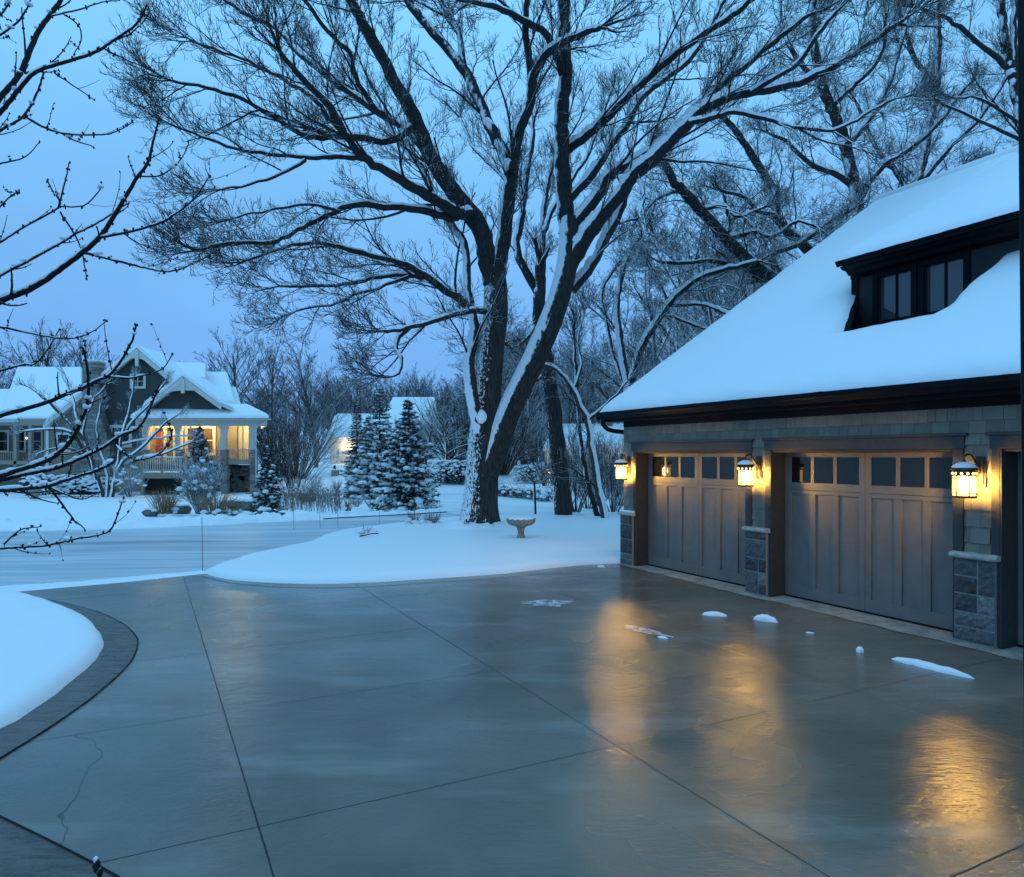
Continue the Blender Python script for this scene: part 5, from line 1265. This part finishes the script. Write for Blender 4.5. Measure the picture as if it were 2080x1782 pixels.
for i, (px, Yb) in enumerate(((1170, 44), (1195, 48), (1222, 42), (1250, 46), (1110, 50), (1240, 52))): shrub('brush', (px, 980), Yb, 4.2, 3.6, 'taller brush between the leaning tree and the back house', 60 + i, 13, 'bark_brush', grp='brush before the back house')
for i, px in enumerate((1165, 1190, 1215, 1240, 1150, 1258)): shrub('brush', (px, 1050), 27 + (i % 3) * 3, 2.9, 2.6, 'tangle of bare brush on the snow left of the garage corner', 30 + i, 15, 'bark_brush', grp='brush left of the garage')
def hedge(name, px0, px1, y0, y1, Y0, Y1, H, D, label, seed, n, ns, cat='hedge'):
    rng = random.Random(seed); a, b = at(px0, y0, Y0), at(px1, y1, Y1); a.z = gz(a.x, a.y); b.z = gz(b.x, b.y); e = empty(name, (a + b) / 2, label, cat); tw = Twigs(); sn = MB(); L = (b - a).length
    for i in range(n):
        u = rng.random(); p = a.lerp(b, u); hh = H * (.8 + .3 * noise.noise((u * L * 1.3, seed, 0))); q = p + Vector((rng.uniform(-D, D) * .5, rng.uniform(-D, D) * .5, rng.uniform(.05, hh)))
        d = Vector((rng.uniform(-1, 1), rng.uniform(-1, 1), rng.uniform(-.3, 1))).normalized() * rng.uniform(.1, .22); tw.add([q, q + d * .5, q + d], [.012, .026, .006], 3)
    for i in range(ns):
        u = rng.random(); p = a.lerp(b, u); hh = H * (.8 + .3 * noise.noise((u * L * 1.3, seed, 0))); top = rng.random() < .65; s = rng.uniform(.05, .13)
        q = p + Vector((rng.uniform(-D, D) * .5, (rng.uniform(-D, D) if top else -D) * .5, hh if top else hh * rng.uniform(.3, 1))); sn.blob(q, s * 1.5, s * 1.3, s * .7, .35, rng, 6, 4)
    tw.build('leaves', M['hedge_leaf'], e); sn.build('snow_cover', M['snow'], e, True)
hedge('hedge', 108, 222, 985, 985, 46, 46, 1.35, 1.1, 'clipped dark hedge along the left house wall behind the ornamental tree', 1, 3600, 420)
hedge('hedge', 1000, 1112, 975, 1012, 47, 37, .75, .9, 'low snowy hedge along the side street behind the oak', 2, 1800, 420)
hedge('hedge', 1150, 1262, 968, 972, 60, 58, 1.0, .9, 'clipped hedge before the uplit back house', 3, 1800, 260)
hedge('bush', 885, 975, 945, 945, 58, 60, 2.2, 2.4, 'tall dark snowy bushes left of the oak trunk', 4, 4200, 500, 'bush')
hedge('bush', 1060, 1110, 945, 945, 62, 64, 1.8, 2.0, 'dark snowy bushes right of the great oak below the back house', 6, 1800, 260, 'bush')
hedge('bush', 60, 90, 998, 1000, 44, 44, 1.5, .9, 'snow topped bush growing beside the stone urn', 5, 700, 90, 'bush')
def grass(base, H, W, label, seed, n=130, mat='grass', lean=.5, grp='clumps of dry ornamental grass', snow=6):
    rng = random.Random(seed); b = at(*base); e = empty('ornamental_grass', b, label, 'grass clump', grp); tw = Twigs()
    for i in range(n):
        az = rng.uniform(0, 6.28); l = H * rng.uniform(.55, 1.05); d = Vector((math.cos(az), math.sin(az), 0)); sp_ = rng.random() * lean; r = rng.random() * W * .28
        tw.add([b + d * r, b + d * (r + sp_ * l * .25) + Vector((0, 0, l * .45)), b + d * (r + sp_ * l * .6) + Vector((0, 0, l * .8)), b + d * (r + sp_ * l * 1.05) + Vector((0, 0, l * (1.0 - .35 * sp_)))], [.007, .007, .005, .003], 3)
    tw.build('blades', M[mat], e)
    if snow:
        sn = MB()
        for i in range(snow): az = rng.uniform(0, 6.28); sn.blob(b + Vector((math.cos(az) * W * .3, math.sin(az) * W * .3, rng.uniform(.05, .25))), .12, .1, .06, .3, rng)
        sn.build('snow_cover', M['snow'], e, True)
for q in [((332, 1040), 1.0, 1.3, 'pale dry grass clump left of the snow heaped round shrub', 1, 200, 'grass', .8), ((437, 1046), .95, 1.3, 'pale dry grass clump right of the snow heaped round shrub', 2, 190, 'grass', .9), ((470, 1044), .6, 1.0, 'low sprawling dry grass beside the boulders', 3, 120, 'grass', .9),
          ((600, 1000), 1.3, .9, 'tall upright dry grass behind the seed head bed', 4, 110, 'grass', .35), ((640, 1002), 1.25, .8, 'second tall dry grass clump before the gate pier', 5, 110, 'grass', .35), ((680, 1004), 1.1, .8, 'rightmost tall dry grass clump of the bed left of the spruces', 6, 110, 'grass', .4),
          ((703, 1034), .55, .5, 'small tuft of dry grass alone between bed and spruce', 7, 50, 'grass', .5),
          ((836, 1068), .55, .45, 'taller brown grass tuft on the snowy lawn left of the oak', 8, 45, 'grass_dark', .55), ((874, 1066), .5, .6, 'looser brown grass tuft nearest the oak trunk', 9, 50, 'grass_dark', .7), ((742, 1090), .4, .5, 'sparse thin grass stalks poking from the lawn above the dark twig', 10, 14, 'grass_dark', .9)]: grass(*q[:6], n=q[5] if False else q[5], mat=q[6], lean=q[7]) if False else grass(q[0], q[1], q[2], q[3], q[4], q[5], q[6], q[7])
# seed heads of the perennial bed: uncountable
def bed():
    rng = random.Random(12); tw = Twigs()
    for i in range(460):
        p = at(rng.uniform(562, 690), rng.uniform(1012, 1040)); h = rng.uniform(.2, .85); q = p + Vector((rng.uniform(-.08, .08), 0, h)); tw.add([p, p.lerp(q, .5), q - Vector((0, 0, .07)), q - Vector((0, 0, .04)), q], [.006, .006, .006, .017, .008], 3)
    tag(tw.build('seed_heads', M['grass_dark']), 'bed of dry brown perennial seed heads', 'perennials', kind='stuff')
bed()
def boulder(base, rx, rz, label, seed):
    rng = random.Random(seed); b = at(*base); e = empty('boulder', b, label, 'boulder', 'boulders of the planting bed'); mb = MB(); mb.blob(b + Vector((0, 0, rz * .4)), rx, rx * .7, rz, .18, rng, 12, 7); mb.build('rock', M['rock'], e, True)
    mb = MB(); mb.blob(b + Vector((0, 0, rz * 1.25)), rx * .85, rx * .6, rz * .35, .15, rng, 12, 5); mb.build('snow_cap', M['snow'], e, True)
for q in [((508, 1030), .42, .3, 'brown boulder just left of the young pine', 1), ((480, 1026), .5, .25, 'flat snowy boulder between pale grass and brown boulder', 2), ((368, 1036), .35, .2, 'small boulder between the pale grass and round shrub', 3), ((578, 1046), .3, .14, 'flat grey boulder lying right of the young pine foot', 4), ((535, 1046), .3, .2, 'snow whitened boulder at the foot of the young pine', 5), ((305, 1041), .28, .16, 'boulder at the left end of the bed beside the pale grass', 6), ((624, 1012), .5, .35, 'dark boulder amid the dry seed head bed', 7)]: boulder(*q)
# urn
b = at(70, 1010); ur = empty('planter_urn', b, 'squat stone urn on the snow before the left house wall', 'urn'); mb = MB(); s_ = b.y / FPX * 11
mb.lathe([(s_ * .7, 0), (s_ * .8, .05), (s_ * .6, .12), (s_ * .95, .45), (s_ * 1.0, .62), (s_ * 1.1, .66), (s_ * 1.1, .72), (s_ * .9, .72)], b, 20); mb.build('urn_body', M['concrete_stone'], ur); mb = MB(); mb.blob(b + Vector((0, 0, .75)), s_ * .95, s_ * .95, .12, .1); mb.build('snow_cap', M['snow'], ur, True)

# ornamental multi-stem tree in front of the left house
YO = at(216, 1004).y
orn = empty('ornamental_tree', at(216, 1004), 'spreading multi stemmed tree coated with snow before the left house', 'tree')
ORP = dict(OAKP, n=(9, 7, 5, 4), kids=(0, 5, 3.4), len=(0, .6, .32), k=(6, 5, 3, 3), ang=(20, 48), rmin=.008, up=(0, .05, .1, .1))
limb_tree(orn, YO, [
 ([(207, 1006), (201, 980), (194, 960), (184, 925), (172, 895), (150, 865), (120, 835), (90, 805), (60, 785)], 5, 2, -2),
 ([(196, 955), (180, 930), (165, 905), (150, 880), (130, 870), (95, 868), (50, 872)], 4.5, 2, -2.5),
 ([(178, 905), (160, 860), (150, 820), (140, 790), (130, 760), (115, 730)], 4, 1.5, 1),
 ([(170, 890), (172, 850), (190, 810), (215, 780)], 3.5, 1.5, 0),
 ([(216, 1006), (217, 975), (212, 940), (200, 900), (195, 860), (205, 820)], 3.8, 1.8, 1.5),
 ([(226, 1006), (232, 975), (238, 940), (243, 905), (250, 870), (262, 830), (268, 800), (270, 770)], 4.8, 1.8, -1),
 ([(232, 985), (238, 955), (252, 930), (275, 915), (305, 888), (330, 860), (360, 840)], 4.4, 1.8, -2),
 ([(240, 950), (262, 935), (295, 925), (325, 920), (360, 905), (385, 895)], 5, 1.8, -2.5),
 ([(250, 880), (270, 850), (300, 820), (320, 790), (335, 770)], 3.5, 1.5, .5), ([(245, 900), (285, 890), (330, 885), (380, 880)], 3, 1.4, -1.5), ([(190, 935), (160, 915), (120, 905), (80, 915)], 3.5, 1.6, -2)], ORP, 41, M['bark_orn'], M['bark_orn'], 1.1, .75, len1=(.9, 2.0))

# ================================================================== BIRD BATH, STAKES
b = at(1054, 1098); bb = empty('bird_bath', b, 'stone bird bath with scalloped snow filled bowl on the lawn', 'bird bath'); s_ = b.y / FPX; zt = 49 * s_
mb = MB(); mb.lathe([(10.5 * s_, -.02), (10.5 * s_, .03), (9.5 * s_, .06), (8.8 * s_, .12), (6.6 * s_, zt * .36), (6.5 * s_, zt * .46), (8 * s_, zt * .60), (11 * s_, zt * .655), (11 * s_, zt * .68)], b, 24); mb.build('pedestal', M['concrete_stone'], bb, True)
mb = MB(); k = 48; prof = [(9 * s_, zt * .665), (17 * s_, zt * .70), (24.5 * s_, zt * .76), (28 * s_, zt * .85), (29.3 * s_, zt * .985), (27 * s_, zt * .99), (24 * s_, zt * .93)]; vs = []
for i, (r, z) in enumerate(prof):
    for j in range(k): a = 2 * PI * j / k; w = 1 + (.035 * math.cos(14 * a) if i in (3, 4, 5) else 0); dz = .012 * math.cos(14 * a) if i in (4, 5) else 0; vs.append(b + Vector((r * w * math.cos(a), r * w * math.sin(a), z + dz)))
mb.add(vs, [(i * k + j, i * k + (j + 1) % k, (i + 1) * k + (j + 1) % k, (i + 1) * k + j) for i in range(len(prof) - 1) for j in range(k)]); mb.build('bowl', M['concrete_stone'], bb, True)
mb = MB(); mb.lathe([(28 * s_, zt * .975), (27.5 * s_, zt * 1.0), (23 * s_, zt * 1.04), (12 * s_, zt * 1.06), (.01, zt * 1.065)], b, 30); mb.build('bowl_snow', M['snow'], bb, True)
rng = random.Random(6)
for (x, y, t), lab in zip([(410, 1156, 1046), (595, 1070, 1018), (648, 1068, 1014), (684, 1066, 1022), (768, 1060, 1012), (891, 1046, 1012)], ['thin driveway marker stake at the corner of street and driveway', 'thin marker stake by the far kerb right of the young pine', 'thin marker stake by the far kerb left of the dry grass tuft', 'thin marker stake by the kerb before the small grass tuft', 'thin marker stake by the kerb before the front spruce', 'thin marker stake near the oak beyond the brown grass tufts']):
    p = at(x, y); q = at(x - 1.5, t, p.y); mb = MB(); mb.tube([p - Vector((0, 0, .1)), p.lerp(q, .5), q], .006, 6); tag(mb.build('marker_stake', tinted('stake_grey', (.16, .16, .17), .1, 5, .5, .05) if 'stk' not in M else M['stk'], None, True), lab, 'stake', 'snow marker stakes along the street'); M['stk'] = bpy.data.materials['stake_grey']
mb = MB(); p = at(738, 1098); mb.tube(catmull([p + Vector((-.12, 0, .16)), p + Vector((0, .03, .18)), p + Vector((.14, .02, .21)), p + Vector((.3, .1, .2))], 10), [.03 - .002 * i for i in range(10)], 7); tag(mb.build('fallen_twig', M['bark_limb'], None, True), 'short dark twig lying on the lawn snow below sparse stalks', 'twig')

# ================================================================== NEAR MAPLE BRANCHES
mp = empty('maple_tree', (-3.4, 2.6, 0), 'near budding tree reaching in from the left edge with snow on its twigs', 'tree')
def maple():
    rng = random.Random(3); tw = Twigs(); bd = MB(); sn = MB(); Y0 = 3.7; px = Y0 / FPX
    tr = catmull([Vector((-3.4, 2.6, -.1)), Vector((-3.38, 2.65, 1.2)), Vector((-3.3, 2.8, 2.6)), Vector((-3.35, 3.0, 4.4)), Vector((-3.2, 3.1, 6))], 24); t = Twigs(); t.add(tr, [.085 - .002 * i for i in range(24)], 12); t.build('trunk', M['bark_maple'], mp)
    def node(p, d, r, s):
        for k in range(rng.choice((1, 2, 2, 3))):
            o = rot_away(d, rng.uniform(.7, 1.4), rng.uniform(0, 6.28)); bd.blob(p + o * (r + .004 * s), .0042 * s, .0042 * s, .0058 * s, .25, rng, 6, 4)
    def branch(pts, r0, r1, off, st, side=1.0, snow=.5, buds=1.0, first=True):
        L = sum(math.hypot(b[0] - a[0], b[1] - a[1]) for a, b in zip(pts, pts[1:])); n = max(10, int(L / 8)); c = traced(pts, Y0, off, n, .0015, rng, st); rad = [(r0 + (r1 - r0) * i / (n - 1)) * px for i in range(n)]
        tw.add(c, rad, 8)
        if pts[0][0] < -15:      # out of the frame it runs back to the trunk
            q = c[0]; tz = max(.5, min(5.6, q.z - .35)); k = min(range(24), key=lambda i_: abs(tr[i_].z - tz)); d0 = (c[0] - c[1]).normalized()
            tw.add(catmull([tr[k], tr[k].lerp(q + d0 * .25, .55), q], 9), [rad[0] * (1.5 - .0625 * i_) for i_ in range(9)], 8)
        Lw = sum((b - a).length for a, b in zip(c, c[1:]))
        m = int(Lw / .055 * buds)
        for i in range(m):
            f = (i + rng.random() * .6) / m * (n - 1.01); j = int(f); p = c[j].lerp(c[j + 1], f - j); d = (c[j + 1] - c[j]).normalized()
            if rng.random() < .75: node(p, d, rad[j], rng.uniform(.8, 1.5))
            if rng.random() < .22 * snow: s = rng.uniform(.009, .019); sn.blob(p + Vector((0, 0, rad[j] + s * .3)), s * 1.5, s, s * .75, .25, rng, 8, 5, math.atan2(d.y, d.x))
        node(c[-1], (c[-1] - c[-2]).normalized(), 0, 1.2)
        # snow lying along the thicker, flatter runs
        run = []; 
        for i in range(n):
            d = (c[min(i + 1, n - 1)] - c[max(0, i - 1)]).normalized(); ok = abs(d.z) < .72 and rad[i] > .0042 and noise.noise((c[i].x * 7, c[i].z * 7, st * 3)) > -.28 * snow - .05
            if ok: run.append((c[i] + Vector((0, 0, rad[i] * .75)), rad[i] * 1.0))
            if (not ok or i == n - 1):
                if len(run) > 3: k = len(run); sn.tube([p for p, _ in run], [r * (.35 if q in (0, k - 1) else 1.0) * rng.uniform(.85, 1.2) for q, (_, r) in enumerate(run)], 8)
                run = []
        for i in range(int(Lw * 4.5 * side)):
            f = rng.uniform(.1, .97) * (n - 1.01); j = int(f); p = c[j].lerp(c[j + 1], f - j); d0 = (c[j + 1] - c[j]).normalized(); d = rot_away(d0, math.radians(rng.uniform(30, 60)), rng.uniform(0, 6.28)); l = rng.uniform(.05, .26); k = 6; q = [p]
            for i2 in range(k - 1): d = (d + Vector((rng.uniform(-.1, .1), rng.uniform(-.1, .1), .10))).normalized(); q.append(q[-1] + d * l / (k - 1))
            tw.add(q, [max(.0017, rad[j] * .42) * (1 - .1 * i2) for i2 in range(k)], 5)
            for i2 in range(1, k):
                if rng.random() < .6: node(q[i2], d, .0015, rng.uniform(.7, 1.1))
    B = [
     (S([(-60, 290), (0, 199), (40, 150), (73, 73), (100, 33), (123, 0), (135, -40)]), 6, 4, .3), (S([(-60, 285), (0, 229), (40, 180), (73, 146), (133, 126), (193, 106), (229, 83), (279, 47), (303, 0)]), 5, 1.6, -.2),
     (S([(213, 100), (240, 114), (266, 126), (312, 143)]), 1.8, 1, 0), (S([(229, 83), (262, 70), (290, 45), (302, 28)]), 1.8, 1, .2), (S([(-40, 300), (0, 266), (47, 236), (75, 190), (88, 150)]), 3.5, 2, .4),
     (S([(47, 236), (100, 263), (146, 273), (199, 274), (233, 269), (269, 249)]), 2.4, 1, .1), (S([(110, 262), (150, 285), (190, 298)]), 1.8, 1, 0), (S([(110, 148), (150, 175), (189, 202)]), 1.6, .9, 0),
     (S([(-60, 650), (0, 612), (66, 585), (133, 539), (199, 485), (239, 426), (273, 369), (299, 332), (312, 286), (322, 243)]), 7.5, 1.6, -.3), (S([(282, 358), (326, 356), (366, 326), (384, 289)]), 2, 1, .2),
     (S([(205, 482), (259, 472), (319, 455), (346, 442), (392, 406), (425, 359)]), 3, 1.1, -.3), (S([(172, 514), (233, 529), (286, 542), (346, 551), (399, 532), (452, 502)]), 2.8, 1, -.2), (S([(346, 448), (362, 466)]), 1.2, 1, 0),
     (S([(-50, 590), (0, 559), (53, 532), (120, 495), (153, 475), (199, 452), (240, 425), (262, 412)]), 4.2, 2, .5), (S([(-50, 530), (0, 492), (53, 459), (120, 419), (108, 390), (96, 366)]), 3, 1.4, .3), (S([(118, 424), (132, 370), (140, 332)]), 1.8, 1, 0), (S([(122, 430), (160, 492), (172, 540), (175, 566)]), 1.8, 1, .2), (S([(120, 420), (170, 418), (200, 390), (206, 372)]), 1.6, 1, 0),
     (S([(-40, 668), (0, 665), (66, 678), (133, 688), (180, 678), (216, 652)]), 2.6, 1, 0), (S([(-20, 760), (45, 741), (70, 739), (98, 708), (120, 670)]), 2.6, 1.2, .3),
     (S([(-60, 865), (0, 844), (42, 833), (98, 816), (134, 801), (168, 788), (196, 774), (221, 763), (246, 732), (269, 690), (276, 661)]), 5.5, 1.6, -.3), (S([(221, 765), (258, 768), (294, 762), (330, 749), (350, 721)]), 2.2, 1, 0),
     (S([(-60, 985), (0, 967), (42, 953), (92, 937), (120, 920), (146, 892), (165, 855), (178, 819), (178, 752), (169, 707)]), 6.5, 1.8, -.4), (S([(178, 820), (205, 810), (232, 795)]), 1.7, 1, 0), (S([(-60, 985), (0, 975), (56, 962), (112, 951), (157, 934), (210, 909), (246, 884), (280, 870), (302, 836), (322, 786)]), 5.5, 1.6, -.2),
     (S([(-60, 1000), (0, 996), (56, 991), (98, 987), (140, 973), (196, 956), (232, 938)]), 5, 2.4, -.5), (S([(236, 905), (258, 925), (280, 934), (322, 923), (347, 892), (344, 861)]), 2.4, 1.2, -.3), (S([(98, 988), (126, 1024), (154, 1062)]), 2.6, 1.4, 0), (S([(98, 988), (140, 1007), (168, 1014), (202, 1001)]), 2, 1, 0), (S([(150, 1058), (165, 1068), (173, 1077)]), 1.8, 1, 0),
     (S([(-40, 1120), (0, 1114), (50, 1111), (100, 1107), (153, 1094), (200, 1087), (229, 1070), (251, 1011)]), 3, 1.2, -.4), (S([(0, 1114), (40, 1077), (83, 1070)]), 2, 1, 0), (S([(-30, 90), (27, 53), (50, 25), (66, -10)]), 2.5, 1.4, .2), (S([(-30, 60), (10, 20), (30, -20)]), 2.5, 1.6, .4), (S([(-30, 345), (10, 330), (50, 320), (80, 290)]), 2.2, 1, .3), (S([(-20, 440), (20, 400), (40, 388)]), 2, 1, .3), (S([(100, 33), (160, 20), (205, 5), (240, 0)]), 1.8, 1, .2), (S([(130, 30), (158, 50), (165, 80), (150, 110)]), 1.6, 1, .3)]
    for i, b in enumerate(B): branch(*b, st=(i % 5) * .07 - .1, snow=1.0 if b[1] > 3 else .6)
    # twig tip low at the lower left corner
    for pts in ([(150, 1800), (175, 1765), (192, 1738)], [(192, 1738), (185, 1700)]):
        pass
    tw.build('branches', M['bark_maple'], mp); bd.build('buds', tinted('buds', (.022, .013, .013), .3, 200, .6, .1), mp, True); sn.build('snow_cover', M['snow'], mp, True)
maple()
def corner_twig():
    b = Vector((-1.35, 2.2, 0)); e = empty('young_shoot', at(205, 1850, 2.35), 'dark shoot tip with a bud at the lower left corner', 'twig'); tw = Twigs(); f = at(205, 1850, 2.35); f.z = 0
    p = [f, at(200, 1800, 2.35), at(196, 1768, 2.35), at(192, 1738, 2.35)]; c = catmull(p, 14); t = MB(); t.tube(c, [.004] * 14, 7); o = t.build('stem', M['bark_maple'], e, True)
    mb = MB(); mb.blob(at(195, 1752, 2.35), .012, .011, .022, .15, R, 9, 6); mb.blob(at(203, 1766, 2.35), .008, .008, .016, .15, R, 8, 5); mb.build('bud', M['bark_maple'], e, True); mb = MB(); mb.blob(at(194, 1738, 2.35), .008, .007, .008, .2, R, 8, 5); mb.build('snow_cap', M['snow'], e, True)
corner_twig()

# dark window frame edge beside the viewer, rebuilt as a standing post
tp = at(2060, 921, 1.72); mb = MB(); lean = .022
mb.hexa([(tp.x + lean, 1.6, 0), (tp.x + lean + .12, 1.6, 0), (tp.x + lean + .12, 1.72, 0), (tp.x + lean, 1.72, 0), (tp.x - lean * .45, 1.6, 3.6), (tp.x + .12, 1.6, 3.6), (tp.x + .12, 1.72, 3.6), (tp.x - lean * .45, 1.72, 3.6)])
tag(mb.build('window_jamb', M['black'], None, bevel=.008), 'near black window frame edge, built as a post, along the right of the view', 'post')

# ================================================================== LIGHT
def lamp(name, loc, power, col, r, parent):
    l = bpy.data.lights.new(name, 'POINT'); l.energy = power; l.color = col; l.shadow_soft_size = r; o = bpy.data.objects.new(name, l); COL.objects.link(o); o.location = loc
    o.parent = parent; o.matrix_parent_inverse = Matrix.Translation(parent.location).inverted(); return o
for x, dy, pw in ((318, 1.2, 150), (405, 1.2, 170), (470, 1.3, 120), (490, 4.2, 200)):
    p = at(x, 862, PY + dy); p.z = at(0, 862, PY).z + .1; lamp('porch_lamp', p, pw, (1, .74, .32), .12, house)
lamp('wall_lamp', at(703, 903, WY - .6), 130, (1, .75, .38), .1, wh)
for x in (1112, 1224, 1247): lamp('ground_lamp', at(x, 956, BYY - 1.0), 420, (1, .72, .36), .1, bh)

w = bpy.data.worlds.new('World'); scene.world = w; w.use_nodes = True; nt = w.node_tree; nt.nodes.clear()
N = lambda t: nt.nodes.new(t)
out = N('ShaderNodeOutputWorld'); bg = N('ShaderNodeBackground'); tc = N('ShaderNodeTexCoord'); sp_ = N('ShaderNodeSeparateXYZ'); rp = N('ShaderNodeValToRGB'); nz = N('ShaderNodeTexNoise'); mp_ = N('ShaderNodeMapping'); mx = N('ShaderNodeMix'); mx.data_type = 'RGBA'; mx.blend_type = 'MULTIPLY'
sky = N('ShaderNodeTexSky'); sky.sky_type = 'NISHITA'; sky.sun_disc = False; sky.sun_elevation = math.radians(-4); sky.sun_rotation = math.radians(200)
L_ = nt.links.new
L_(tc.outputs['Generated'], sp_.inputs[0]); L_(sp_.outputs['Z'], rp.inputs[0])
el = rp.color_ramp.elements
while len(el) < 5: el.new(.5)
for e_, (p_, c_) in zip(el, [(0.0, (.19, .44, .92)), (.10, (.19, .455, .94)), (.30, (.205, .53, .98)), (.55, (.25, .70, 1.17)), (1.0, (.31, .85, 1.42))]): e_.position = p_; e_.color = (*c_, 1)
L_(tc.outputs['Generated'], mp_.inputs[0]); mp_.inputs['Scale'].default_value = (1, 1, 2.6); L_(mp_.outputs[0], nz.inputs['Vector']); nz.inputs['Scale'].default_value = 2.2; nz.inputs['Detail'].default_value = 5
cr = N('ShaderNodeMapRange'); L_(nz.outputs['Fac'], cr.inputs[0]); cr.inputs[1].default_value = .3; cr.inputs[2].default_value = .7; cr.inputs[3].default_value = .94; cr.inputs[4].default_value = 1.08
mx.inputs[0].default_value = 1; L_(rp.outputs[0], mx.inputs[6]); L_(cr.outputs[0], mx.inputs[7])
m2 = N('ShaderNodeMix'); m2.data_type = 'RGBA'; m2.inputs[0].default_value = .03; L_(mx.outputs[2], m2.inputs[6]); L_(sky.outputs[0], m2.inputs[7])
L_(m2.outputs[2], bg.inputs[0]); bg.inputs[1].default_value = 1.0; L_(bg.outputs[0], out.inputs[0])

sl_ = bpy.data.lights.new('sun', 'SUN'); sl_.energy = .12; sl_.angle = math.radians(60); sl_.color = (.75, .88, 1)
so = bpy.data.objects.new('sun', sl_); COL.objects.link(so); so.rotation_euler = (math.radians(38), 0, math.radians(-35))

cd = bpy.data.cameras.new('camera'); cam = bpy.data.objects.new('camera', cd); COL.objects.link(cam)
cam.location = CAM; cam.rotation_euler = (PI / 2, 0, 0); cd.sensor_width = 36; cd.lens = 36 * FPX / 2072; cd.shift_y = (HY - 887.5) / 2072; cd.clip_start = .05; cd.clip_end = 3000
scene.camera = cam
vs_ = scene.view_settings; vs_.view_transform = 'Standard'; vs_.look = 'None'; vs_.exposure = 0; vs_.gamma = 1
